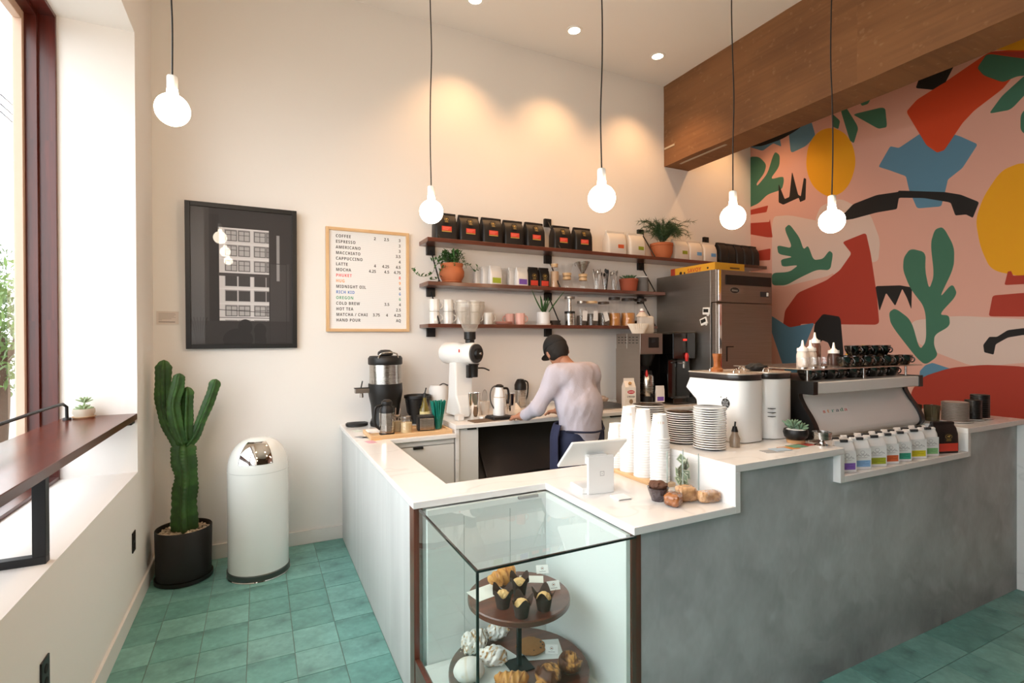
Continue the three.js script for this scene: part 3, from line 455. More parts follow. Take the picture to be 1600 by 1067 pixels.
// ---------------------------------------------------------------- wall shelves
const SH = { top: 2.40, mid: 2.045, low: 1.70, z: 0.25 };
{
  const shelf = (x0, x1, y, t, label, cols) => {
    const s = thing('wall_shelf', label, 'shelf', [x0, y, 0], 0, 'wooden wall shelves');
    part(s, 'board', metric(bb(0, x1 - x0, -t, 0, 0.002, SH.z, 0.003), 1, y), M.walnut);
    for (const x of cols) {
      const br = part(s, 'bracket', [bb(x - x0 - 0.036, x - x0 + 0.036, -t - 0.075, -t - 0.001, 0.001, 0.035, 0.002)], M.blackMetal, 'black metal bracket block');
      if (y === SH.top) part(br, 'upper_block', bb(x - x0 - 0.036, x - x0 + 0.036, 0.24, 0.315, 0.001, 0.03, 0.002), M.blackMetal);
      part(br, 'tension_rod', bar([x - x0, 0.31, 0.032].map((v, i) => (i === 1 ? (y === SH.top ? 0.28 : y === SH.mid ? 0.285 : 0.28) : v)), [x - x0 + 0.01, -0.002, SH.z - 0.02], 0.006), M.blackMetal);
      part(br, 'foot', [mv(new THREE.SphereGeometry(0.011, 10, 8), x - x0 + 0.01, 0.006, SH.z - 0.03)], M.blackMetal);
    }
  };
  const C = [673, 856, 1001].map((px) => at(px, 450, 2, 0.02).x), c4 = at(1103, 372, 2, 0.02).x;
  shelf(1.875, 5.90, SH.top, 0.034, 'topmost dark wood wall shelf carrying large coffee bags and a fern', [...C, c4]);
  shelf(1.875, 4.375, SH.mid, 0.032, 'middle dark wood wall shelf with glass brewers and potted plants', C);
  shelf(1.875, 4.27, SH.low, 0.030, 'lowest dark wood wall shelf with mugs and storage jars', C);
}
// coffee bag: flat front, gusseted sides, pinched and folded top
function bagGeo(w, h, d, fold = true, bulge = 0.004) {
  const rows = [[0, 1, 1], [0.06, 1, 1.04], [0.35, 1.0, 1.03], [0.62, 1, 0.98], [0.8, 0.99, 0.62], [0.93, 0.975, 0.24], [1, 0.97, 0.12]], P = [], ring = 20;
  for (const [t, sw, sd] of rows) for (let i = 0; i < ring; i++) {
    const a = i / ring * Math.PI * 2, c = Math.cos(a), s = Math.sin(a), k = 0.22, x = Math.sign(c) * Math.pow(Math.abs(c), k), z = Math.sign(s) * Math.pow(Math.abs(s), k);
    const gus = 1 - 0.12 * (Math.abs(x) > 0.9 ? smooth(0.35, 0.9, t) * (1 - Math.abs(z)) : 0);
    P.push([x * w / 2 * sw * gus, t * h, z * d / 2 * sd + bulge * Math.sin(t * 7 + x * 3) * (t > 0.7 ? 1 : 0)]);
  }
  const pos = [], ind = []; P.forEach((p) => pos.push(...p));
  for (let r = 0; r < rows.length - 1; r++) for (let i = 0; i < ring; i++) { const a = r * ring + i, b = r * ring + (i + 1) % ring; ind.push(a, a + ring, b, b, a + ring, b + ring); }
  const bot = pos.length / 3; pos.push(0, 0, 0); for (let i = 0; i < ring; i++) ind.push(bot, i, (i + 1) % ring);
  const top = pos.length / 3; pos.push(0, h, 0); for (let i = 0; i < ring; i++) ind.push(top, (rows.length - 1) * ring + (i + 1) % ring, (rows.length - 1) * ring + i);
  const g = new THREE.BufferGeometry(); g.setAttribute('position', new THREE.Float32BufferAttribute(pos, 3)); g.setIndex(ind); g.computeVertexNormals();
  const body = toCreasedNormals(g, 0.9);
  return fold ? join([body, bb(-w * 0.49, w * 0.49, h - 0.026, h - 0.002, 0, d * 0.16, 0.004)]) : body;
}
const emblem = canvas(128, 192, (k) => { k.clearRect(0, 0, 128, 192); k.fillStyle = '#161414'; k.fillRect(0, 0, 128, 192); k.strokeStyle = '#b99a4e'; k.fillStyle = '#b99a4e'; k.lineWidth = 5; k.beginPath(); k.arc(64, 80, 44, 0, 7); k.stroke(); k.beginPath(); k.moveTo(34, 90); k.quadraticCurveTo(60, 40, 96, 62); k.quadraticCurveTo(80, 70, 74, 104); k.quadraticCurveTo(54, 80, 34, 90); k.fill(); for (let i = 0; i < 3; i++) k.fillRect(30, 138 + i * 14, 68, 5); });
const redLabel = canvas(192, 96, (k) => { k.fillStyle = '#dd4632'; k.fillRect(0, 0, 192, 76); k.fillStyle = '#c9a24f'; k.fillRect(0, 80, 192, 16); k.fillStyle = '#f08a78'; for (let i = 0; i < 3; i++) k.fillRect(20, 18 + i * 18, 150 - i * 24, 6); });
const plane = (w, h, x, y, z, rx = 0) => { const g = new THREE.PlaneGeometry(w, h); if (rx) g.rotateX(rx); return g.translate(x, y, z); };
{
  const black = std(0x141213, 0.5), W = 0.19, Hh = 0.228, D = 0.12;
  const first = thing('coffee_bag', 'large black coffee bag with red label, first from the open end of the top shelf', 'coffee bag', [0, 0, 0], 0, 'black coffee bags on the top shelf');
  part(first, 'bag', bagGeo(W, Hh, D), black); part(first, 'label', plane(0.085, 0.046, 0, 0.085, D / 2 * 1.035 + 0.0012), std(0xffffff, 0.5, { map: redLabel }), 'red label with gold line');
  part(first, 'emblem', plane(0.05, 0.062, 0, 0.164, 0.0535, -0.42), std(0xffffff, 0.4, { map: emblem, metalness: 0.2 }), 'gold emblem');
  const xs = [2.05, 2.262, 2.470, 2.683, 2.893, 3.185, 3.412]; first.position.set(xs[0], SH.top, 0.15);
  xs.slice(1).forEach((x, i) => copy(first, [x, SH.top, 0.145 + 0.01 * (i % 2)], 0.05 - 0.03 * (i % 3), 'large black coffee bag with red label, ' + ORD[i + 1] + ' from the open end of the top shelf'));
  const wb = std(0xd9d3cb, 0.6), kinds = [[3.815, '#cf5b2e', 'orange', 0.225], [4.065, '#8f9a2a', 'olive', 0.205], [4.655, '#8f9a2a', 'olive', 0.20], [4.86, '#6ca3d8', 'blue', 0.195], [5.07, '#6ca3d8', 'blue', 0.195]];
  kinds.forEach(([x, col, word, w], i) => { const b = thing('coffee_bag', ['large white coffee bag with orange label next to the black bags', 'large white coffee bag with olive label beside the fern pot', 'white coffee bag with olive label behind the fern fronds', 'white coffee bag with blue label next to an olive-labelled one', 'white coffee bag with blue label next to the dark brown bags'][i], 'coffee bag', [x, SH.top, 0.14], 0.04 * (i % 2), 'white coffee bags on the top shelf'); part(b, 'bag', bagGeo(w, i < 2 ? 0.235 : 0.222, 0.12), wb); part(b, 'label', bb(0.0, 0.07, 0.062, 0.098, 0.0615, 0.0632, 0.0005), std(col, 0.6), word + ' label'); });
  const dk = std(0x1d1816, 0.6); const d0 = thing('coffee_bag', 'dark brown coffee bag on the top shelf, fifth from the mural', 'coffee bag', [5.26, SH.top, 0.15], 0, 'dark bags at the shelf end'); part(d0, 'bag', bagGeo(0.12, 0.235, 0.13), dk);
  [5.39, 5.52, 5.65, 5.78].forEach((x, i) => copy(d0, [x, SH.top, 0.14], 0.1 * (i % 2), 'dark brown coffee bag on the top shelf, ' + ORD[3 - i] + ' from the mural'));
  // small packets on the middle shelf
  const pack = (x, z, w, h, m, label, col, group, turn = 0) => { const b = thing('coffee_packet', label, 'coffee bag', [x, SH.mid, z], turn, group); part(b, 'bag', bagGeo(w, h, 0.055), m); if (col) part(b, 'label', bb(-w * 0.36, w * 0.36, 0.012, 0.058, 0.0282, 0.0295, 0.0004), std(col, 0.6)); return b; };
  const wp = std(0xdedbd8, 0.55), bp = std(0x121011, 0.45);
  for (let i = 0; i < 3; i++) pack(2.40 + i * 0.045, 0.08 + i * 0.062, 0.12, 0.165, wp, i === 2 ? 'white coffee packet with green label on the middle shelf' : 'plain white coffee packet, ' + ['second', 'first'][i] + ' behind the green-labelled one', i === 2 ? '#a3b436' : null, 'white packets on the middle shelf', 0.15);
  for (let i = 0; i < 3; i++) pack(2.655 + i * 0.045, 0.08 + i * 0.062, 0.12, 0.165, wp, i === 2 ? 'white coffee packet with purple label on the middle shelf' : 'plain white coffee packet, ' + ['second', 'first'][i] + ' behind the purple-labelled one', i === 2 ? '#7a57b5' : null, 'white packets on the middle shelf', 0.15);
  for (const x of [2.885, 2.995]) { const b = pack(x, 0.16, 0.105, 0.18, bp, x < 2.95 ? 'small black coffee packet with red label touching the white packets' : 'small black coffee packet with red label next to the corked jar', '#dd4632', 'black packets on the middle shelf', 0.05); part(b, 'emblem', plane(0.062, 0.07, 0, 0.095, 0.0292), std(0xffffff, 0.4, { map: emblem }), 'gold print'); }
}
// ---------------------------------------------------------------- plants
function leafGeo(len, wid, thick, bend = 0.2) { const g = new THREE.SphereGeometry(0.5, 10, 8), p = g.attributes.position; for (let i = 0; i < p.count; i++) { const t = p.getY(i) + 0.5, w = Math.pow(Math.sin(Math.PI * Math.pow(t, 0.75) * 0.97 + 0.03), 0.7) + 0.05; p.setXYZ(i, p.getX(i) / Math.max(0.15, Math.sqrt(Math.max(0.02, 0.25 - (t - 0.5) ** 2)) * 2) * wid * w, t * len, p.getZ(i) * thick * 2 + bend * len * t * t); } g.computeVertexNormals(); return g; }
function rosette(n, len, wid, thick, y = 0, flat = 0.5, twist = 2.4) { const gs = []; for (let i = 0; i < n; i++) { const t = i / n, g = leafGeo(len * (0.55 + 0.45 * t), wid, thick, 0.15); g.rotateX(lerp(0.25, 0.5 + flat, t)); g.translate(0, 0, 0.004); g.rotateY(i * twist); g.translate(0, y - t * 0.01, 0); gs.push(g); } return join(gs); }
// ---------------------------------------------------------------- window bar, cactus, bin
{
  const bar_ = thing('window_bar', 'glossy dark wood drinks bar along the window on black frames', 'bar', [0, 0, 0]);
  part(bar_, 'board', metric(bb(-0.34, 0.0, 1.104, 1.14, win.z0 + 0.002, 5.35, 0.003), 1, 0.35).rotateY(0), phy(0xe8d4cc, 0.22, { map: rotTex(T.walnut), specularIntensity: 0.55 }));
  const leg = (x, z) => part(bar_, 'leg', bb(x - 0.019, x + 0.019, win.y0 + 0.028, 1.104, z - 0.019, z + 0.019, 0.002), M.blackMetal);
  for (const z of [1.90, 3.60]) { leg(-0.04, z); leg(-0.30, z); part(bar_, 'bottom_rail', bb(-0.319, -0.021, win.y0, win.y0 + 0.028, z - 0.019, z + 0.019, 0.002), M.blackMetal); }
  part(bar_, 'bracket', bb(-0.075, -0.012, 1.082, 1.104, win.z0 + 0.002, win.z0 + 0.09, 0.002), M.blackMetal);
  part(bar_, 'foot_rail', tube([[-0.294, 1.141, 0.655], [-0.294, 1.20, 0.655], [-0.294, 1.226, 0.665], [-0.294, 1.232, 0.70], [-0.294, 1.232, 2.2], [-0.294, 1.232, 4.9]], 0.008, 60, 8), M.blackMetal, 'black guard rail');
  part(bar_, 'rail_flange', mv(cyl(0.02, 0.018, 0.01, 18), -0.294, 1.14, 0.655), M.blackMetal);
}
function rotTex(t) { const c = t.clone(); c.rotation = Math.PI / 2; c.needsUpdate = true; return c; }
{
  const x = at(131, 650, 2, 0.60).x, s = thing('potted_succulent', 'tiny succulent in a cream pot on the window bar', 'plant', [x, 1.14, 0.60]);
  part(s, 'saucer', lathe([[0, 0], [0.046, 0], [0.055, 0.009], [0.052, 0.01], [0.044, 0.004], [0, 0.004]], 28), std(0xcfa981, 0.7)); part(s, 'pot', lathe([[0, 0.0045], [0.04, 0.0045], [0.052, 0.03], [0.05, 0.052], [0.046, 0.052], [0.045, 0.044], [0, 0.044]], 28), std(0xcdc4b4, 0.6));
  part(s, 'rosette', [rosette(16, 0.05, 0.011, 0.006, 0.05, 0.75), rosette(12, 0.045, 0.010, 0.005, 0.095, 0.6).translate(0.004, 0, 0), bar([0, 0.045, 0], [0.004, 0.1, 0], 0.005)], M.leafPale);
}
{
  // cactus: ribbed columns
  const rib = (pts, R, seed2) => {
    const c = new THREE.CatmullRomCurve3(pts.map((p) => V(...p)), false, 'centripetal'), N = Math.round(c.getLength() / 0.008), K = 48, pos = [], ind = [], fr = c.computeFrenetFrames(N, false);
    const side0 = V(1, 0, 0);
    for (let i = 0; i <= N; i++) {
      const t = i / N, o = c.getPoint(t), tn = c.getTangent(t), sd = side0.clone().addScaledVector(tn, -side0.dot(tn)).normalize(), bn = tn.clone().cross(sd), s = t * c.getLength();
      const end = Math.min(smooth(0, 0.06, t + 0.03), Math.sqrt(clamp((1 - t) * c.getLength() / (R * 0.9)))), wob = 0.95 + 0.10 * Math.sin(s * 34 + seed2) + 0.10 * Math.sin(s * 13 + seed2 * 2);
      for (let k = 0; k < K; k++) { const a = k / K * Math.PI * 2 + seed2 * 0.5, cr = Math.pow(Math.abs(Math.cos(2 * a)), 2.4), r = R * end * (0.46 + 0.58 * cr * (wob + (cr > 0.8 ? 0.17 * Math.abs(Math.sin(s * 105 + a)) : 0))); const p = o.clone().addScaledVector(sd, Math.cos(a) * r).addScaledVector(bn, Math.sin(a) * r); pos.push(p.x, p.y, p.z); }
    }
    for (let i = 0; i < N; i++) for (let k = 0; k < K; k++) { const a = i * K + k, b = i * K + (k + 1) % K; ind.push(a, b, a + K, b, b + K, a + K); }
    const g = new THREE.BufferGeometry(); g.setAttribute('position', new THREE.Float32BufferAttribute(pos, 3)); g.setIndex(ind); g.computeVertexNormals(); const uv = new Float32Array(pos.length / 3 * 2); for (let i = 0; i < uv.length / 2; i++) { uv[2 * i] = pos[i * 3] * 5 + pos[i * 3 + 2] * 3; uv[2 * i + 1] = pos[i * 3 + 1] * 5; } g.setAttribute('uv', new THREE.BufferAttribute(uv, 2)); return g;
  };
  const Z = 0.25, X = 0.2, L = (px, py, dz = 0) => { const h = at(px, py, 2, Z + dz); return [h.x - X, h.y, h.z - Z]; };
  const c = thing('potted_cactus', 'tall branching green cactus in a black cylinder pot', 'cactus', [X, 0, Z]);
  const green = phy(0xffffff, 0.5, { map: tex(256, 256, (u, v) => mix3(rgb(0x24431f), rgb(0x45732f), fbm(u * 6, v * 6, 4, 6))) });
  part(c, 'trunk', rib([[0.005, 0.30, 0], L(288, 780), L(291, 745), L(287, 715), L(287, 690)], 0.068, 0.3), green);
  part(c, 'arm', rib([L(284, 696), L(268, 672, -0.02), L(257, 640, -0.03), L(255, 605, -0.03), L(256, 562, -0.03)], 0.043, 1.1), green, 'thick dark green arm');
  part(c, 'arm', rib([L(286, 695, 0.02), L(276, 665, 0.05), L(271, 630, 0.06), L(277, 605, 0.06), L(281, 583, 0.06)], 0.036, 2.2), green, 'bright curved arm');
  part(c, 'arm', rib([L(292, 688, 0.01), L(291, 660, 0.01), L(292, 632, 0.01), L(293, 604, 0.01)], 0.036, 3.1), green, 'short middle arm');
  part(c, 'arm', rib([L(291, 697, 0), L(304, 680, 0), L(317, 650, 0), L(330, 618, 0), L(338, 592, 0)], 0.032, 4.0), green, 'slanting outer arm');
  part(c, 'pot', lathe([[0, 0.022], [0.15, 0.022], [0.158, 0.03], [0.163, 0.338], [0.16, 0.342], [0.155, 0.338], [0.152, 0.30], [0, 0.30]], 48), std(0x101011, 0.55)); part(c, 'saucer', lathe([[0, 0], [0.155, 0], [0.168, 0.006], [0.168, 0.03], [0.162, 0.03], [0.16, 0.02], [0, 0.02]], 48), std(0x0f0f10, 0.5));
  const gs = []; const ico = new THREE.IcosahedronGeometry(1, 0);
  for (let i = 0; i < 620; i++) { const a = rnd(6.283), r = Math.sqrt(rnd()) * 0.149; gs.push(ico.clone().scale(rnd(0.006, 0.011), rnd(0.004, 0.006), rnd(0.006, 0.011)).rotateY(rnd(6)).translate(Math.cos(a) * r, 0.303 + rnd(0.012), Math.sin(a) * r)); }
  const peb = part(c, 'pebbles', gs, std(0xc9b7a0, 0.9), 'pale pebble mulch'); peb.userData.kind = 'stuff';
}
{
  const b = thing('trash_can', 'white dome-topped trash can with a mirror-finish flap', 'trash can', [0.645, 0, 0.365]);
  const R = 0.188, prof = [[0, 0.045], [R, 0.045], [R, 0.70]], dome = [[R, 0.703]];
  for (let i = 1; i <= 18; i++) { const a = i / 18 * Math.PI / 2; dome.push([R * Math.pow(Math.cos(a), 0.8), 0.703 + 0.212 * Math.pow(Math.sin(a), 0.95)]); }
  part(b, 'drum', lathe(prof, 64), M.enamel); part(b, 'dome', lathe(dome, 64, 0), M.enamel);
  part(b, 'seam', lathe([[R - 0.002, 0.7], [R + 0.0006, 0.7005], [R + 0.0006, 0.7025], [R - 0.002, 0.703]], 64), std(0xb9bfbd, 0.4));
  part(b, 'base_band', lathe([[0, 0.008], [R + 0.004, 0.008], [R + 0.006, 0.014], [R + 0.006, 0.043], [R, 0.048], [0, 0.048]], 64), std(0x4a5250, 0.4, { metalness: 0.3 })); part(b, 'base_ring', lathe([[0, 0], [R + 0.008, 0], [R + 0.010, 0.005], [R + 0.008, 0.010], [0, 0.010]], 64), M.chrome);
  const flap = dome.filter(([r, y]) => y > 0.752 && y < 0.897).map(([r, y]) => new THREE.Vector2(r + 0.0035, y + 0.003)), big = dome.filter(([r, y]) => y > 0.745 && y < 0.902).map(([r, y]) => new THREE.Vector2(r + 0.0018, y + 0.0015));
  const f = part(b, 'flap', new THREE.LatheGeometry(flap, 24, -0.66, 1.12), M.chrome, 'mirror-finish push flap'); part(f, 'flap_gap', new THREE.LatheGeometry(big, 24, -0.69, 1.18), M.darkGrey);
}
// ---------------------------------------------------------------- plants and glassware on the wall shelves
function leafCard(len, wid) { const s = new THREE.Shape(); s.moveTo(0, 0); s.quadraticCurveTo(wid, len * 0.35, 0, len); s.quadraticCurveTo(-wid, len * 0.35, 0, 0); const g = new THREE.ShapeGeometry(s, 4), p = g.attributes.position; for (let i = 0; i < p.count; i++) p.setZ(i, -Math.abs(p.getX(i)) * 0.35 + Math.pow(p.getY(i) / len, 2) * len * 0.25); g.computeVertexNormals(); return g; }
const potGeo = (r0, r1, h, lip = 0.012, lipH = 0.03) => lathe([[0, 0], [r0, 0], [r1, h - lipH], [r1 + lip, h - lipH], [r1 + lip, h], [r1, h], [r1 - 0.006, h - 0.015], [0, h - 0.015]], 32);
{
  const f = thing('potted_fern', 'feathery asparagus fern in a terracotta pot on the topmost shelf', 'plant', [4.42, SH.top, 0.145]);
  part(f, 'pot', lathe([[0, 0], [0.085, 0], [0.108, 0.06], [0.112, 0.13], [0.118, 0.135], [0.118, 0.158], [0.106, 0.158], [0.1, 0.14], [0, 0.14]], 36), M.terracotta);
  const stems = [], leaves = [], card = new THREE.ShapeGeometry((() => { const s = new THREE.Shape(); s.moveTo(-0.0022, 0); s.lineTo(0.0022, 0); s.lineTo(0, 0.05); return s; })());
  for (let i = 0; i < 64; i++) {
    const a = rnd(6.283), up = rnd(0.16, 0.36), out = rnd(0.10, 0.34), zk = Math.sin(a) < 0 ? 0.3 : 0.9, e = [Math.cos(a) * out, 0.15 + up * rnd(0.35, 0.8), Math.sin(a) * out * zk], m = [Math.cos(a) * out * 0.5, 0.15 + up, Math.sin(a) * out * 0.5 * zk];
    const c = new THREE.QuadraticBezierCurve3(V(rnd(-0.03, 0.03), 0.14, rnd(-0.03, 0.03)), V(...m), V(...e)); stems.push(new THREE.TubeGeometry(c, 10, 0.0016, 4));
    for (let k = 3; k <= 20; k++) for (let s = 0; s < 4; s++) { const t = k / 20, o = c.getPoint(t), tn = c.getTangent(t); const d = tn.clone().multiplyScalar(0.8).add(V(rnd(-1, 1), rnd(-0.7, 0.7), rnd(-1, 1))).normalize(); const sc = rnd(0.6, 1.3); const g = card.clone().scale(sc, sc, sc).rotateY(rnd(6)); g.applyQuaternion(new THREE.Quaternion().setFromUnitVectors(V(0, 1, 0), d)); leaves.push(g.translate(o.x, o.y, o.z)); }
  }
  part(f, 'stems', stems, M.leafDark); part(f, 'foliage', leaves, phy(0x2c5230, 0.6, { transmission: 0.2 }));
}
{
  const p = thing('potted_ivy', 'trailing ivy in a rounded terracotta pot on the middle shelf', 'plant', [2.118, SH.mid, 0.14]);
  part(p, 'pot', lathe([[0, 0], [0.075, 0], [0.086, 0.012], [0.082, 0.02], [0.104, 0.06], [0.105, 0.10], [0.09, 0.135], [0.098, 0.16], [0.096, 0.165], [0.086, 0.16], [0.08, 0.14], [0, 0.14]], 36), M.terracotta);
  const vines = [], leaves = [], runs = [];
  for (let i = 0; i < 26; i++) { const a = rnd(6.28), r = rnd(0.05, 0.14); runs.push([[rnd(-0.05, 0.05), 0.14, rnd(-0.05, 0.05)], [Math.cos(a) * r * 0.6, 0.20 + rnd(0.07), Math.sin(a) * r * 0.5], [Math.cos(a) * r, 0.19 + rnd(-0.06, 0.06), Math.max(-0.1, Math.sin(a) * r * 0.8)]]); }
  runs.push([[-0.05, 0.15, 0.02], [-0.14, 0.15, 0.04], [-0.20, 0.06, 0.06], [-0.30, 0.04, 0.07], [-0.36, 0.09, 0.07]], [[-0.06, 0.15, 0.05], [-0.12, 0.10, 0.08], [-0.17, 0.02, 0.10], [-0.22, 0.012, 0.1]], [[0.05, 0.15, 0.03], [0.13, 0.16, 0.06], [0.18, 0.10, 0.08], [0.2, 0.14, 0.08]], [[-0.05, 0.15, 0.05], [-0.1, 0.2, 0.05], [-0.19, 0.17, 0.05]]);
  for (const r of runs) { const c = new THREE.CatmullRomCurve3(r.map((q) => V(...q))); vines.push(new THREE.TubeGeometry(c, 14, 0.0018, 4)); const n = Math.round(c.getLength() / 0.016); for (let k = 2; k <= n; k++) { const o = c.getPoint(k / n), g = leafCard(rnd(0.026, 0.045), rnd(0.014, 0.022)); g.rotateX(rnd(0.2, 1.6)); g.rotateY(rnd(6.28)); leaves.push(g.translate(o.x, o.y, o.z)); } }
  part(p, 'vines', vines, M.leaf); part(p, 'foliage', leaves, phy(0x3a6630, 0.45, { transmission: 0.2 }));
}
{
  const s = thing('potted_succulent', 'spiky rosette succulent in a terracotta pot beside the round speaker', 'plant', [3.985, SH.mid, 0.15]);
  part(s, 'pot', potGeo(0.078, 0.092, 0.125, 0.004, 0.02), M.terracottaDark); part(s, 'rosette', rosette(22, 0.115, 0.02, 0.007, 0.10, 0.35), std(0x4f7350, 0.6));
  const sp = thing('speaker', 'small grey and white round wireless speaker on the middle shelf', 'speaker', [4.16, SH.mid, 0.15]); part(sp, 'grille', lathe([[0, 0.006], [0.056, 0.006], [0.06, 0.012], [0.06, 0.142], [0.056, 0.148], [0, 0.148]], 36), std(0x6f6d6c, 0.7)); part(sp, 'cap', mv(lathe([[0, 0], [0.060, 0], [0.061, 0.006], [0.055, 0.012], [0, 0.012]], 36), 0, 0.148, 0), M.white); part(sp, 'base_ring', lathe([[0, 0], [0.056, 0], [0.058, 0.006], [0, 0.006]], 36), M.white);
  const v = thing('potted_snake_plant', 'broad-leaved snake plant in a white marble pot on the lowest shelf', 'plant', [2.995, SH.low, 0.16]);
  part(v, 'pot', lathe([[0, 0.012], [0.06, 0.012], [0.06, 0.118], [0.054, 0.118], [0.052, 0.10], [0, 0.10]], 32), phy(0xffffff, 0.3, { map: T.quartz })); part(v, 'saucer', lathe([[0, 0], [0.068, 0], [0.074, 0.014], [0.068, 0.014], [0.064, 0.006], [0, 0.006]], 32), M.ceramic);
  const lv = []; for (let i = 0; i < 9; i++) { const g = leafGeo(rnd(0.12, 0.19), 0.019, 0.004, 0.1); g.rotateY(rnd(6)); g.rotateX(rnd(-0.35, 0.35)); g.rotateZ(rnd(-0.4, 0.4)); lv.push(g.translate(rnd(-0.02, 0.02), 0.095, rnd(-0.02, 0.02))); } for (const s2 of [-1, 1]) { const g = leafGeo(0.26, 0.013, 0.003, 0.2); g.rotateZ(-s2 * 0.62); lv.push(g.translate(s2 * 0.02, 0.10, 0.04)); }
  part(v, 'leaves', lv, phy(0x2f5a2c, 0.4));
}
// glass brewers and utensil jars, middle shelf
{
  const jar = (x, r, h, label, z = 0.15) => { const j = thing('glass_jar', label, 'jar', [x, SH.mid, z]); part(j, 'glass', lathe([[0, 0], [r, 0], [r, h * 0.86], [r * 0.8, h * 0.93], [r * 0.8, h], [r * 0.76, h], [r * 0.76, h * 0.92]], 28), M.glass); return j; };
  const a = jar(3.12, 0.042, 0.20, 'tall clear jar with a cork stopper next to the black packets'); part(a, 'cork', mv(cyl(0.03, 0.034, 0.03, 20), 0, 0.195, 0), M.maple); part(a, 'contents', mv(cyl(0.038, 0.038, 0.15, 20), 0, 0.003, 0), phy(0xc8a586, 0.5));
  const chemex = (x, label, cone) => { const c = thing('pour_over_carafe', label, 'coffee maker', [x, SH.mid, 0.15]); part(c, 'glass', lathe([[0, 0.001], [0.062, 0.001], [0.066, 0.012], [0.05, 0.07], [0.024, 0.112], [0.026, 0.122], [0.062, 0.23], [0.0605, 0.23], [0.022, 0.118]], 32), M.glass); part(c, 'collar', lathe([[0.033, 0.088], [0.04, 0.085], [0.036, 0.116], [0.044, 0.145], [0.037, 0.148], [0.029, 0.117]], 24), M.maple, 'wooden collar'); part(c, 'tie', new THREE.TorusGeometry(0.037, 0.003, 6, 24).rotateX(Math.PI / 2).translate(0, 0.117, 0), std(0x5a3a22, 0.8)); if (cone) part(c, 'steel_filter', [lathe([[0.012, 0.15], [0.066, 0.255], [0.068, 0.262], [0.062, 0.262], [0.01, 0.152]], 28), tube([[-0.06, 0.255, 0], [-0.085, 0.252, 0], [-0.092, 0.235, 0.0], [-0.082, 0.22, 0]], 0.003, 14, 6)], M.steel); };
  chemex(3.255, 'glass pour-over carafe with wooden collar', false); chemex(3.435, 'glass pour-over carafe with a steel cone filter on top', true);
  const spoons = (x, n, label, m) => { const j = jar(x, 0.036, 0.11, label, 0.16); for (let i = 0; i < n; i++) { const a2 = rnd(6.28), l = rnd(0.14, 0.175), bx = Math.cos(a2) * 0.016, bz = Math.sin(a2) * 0.016, tx = Math.cos(a2) * 0.034, tz = Math.sin(a2) * 0.034; part(j, 'spoon', [bar([bx, 0.004, bz], [tx, l, tz], 0.0022, 6), new THREE.SphereGeometry(1, 10, 8).scale(0.012, 0.02, 0.004).rotateY(a2).translate(tx, l + 0.014, tz)], m); } };
  spoons(3.59, 5, 'glass jar of long steel spoons with a white-handled scoop', M.steel); spoons(3.69, 7, 'glass jar packed with dark-handled spoons', M.blackMetal); spoons(3.795, 8, 'glass jar of teaspoons next to the spiky succulent', M.steelDull);
}
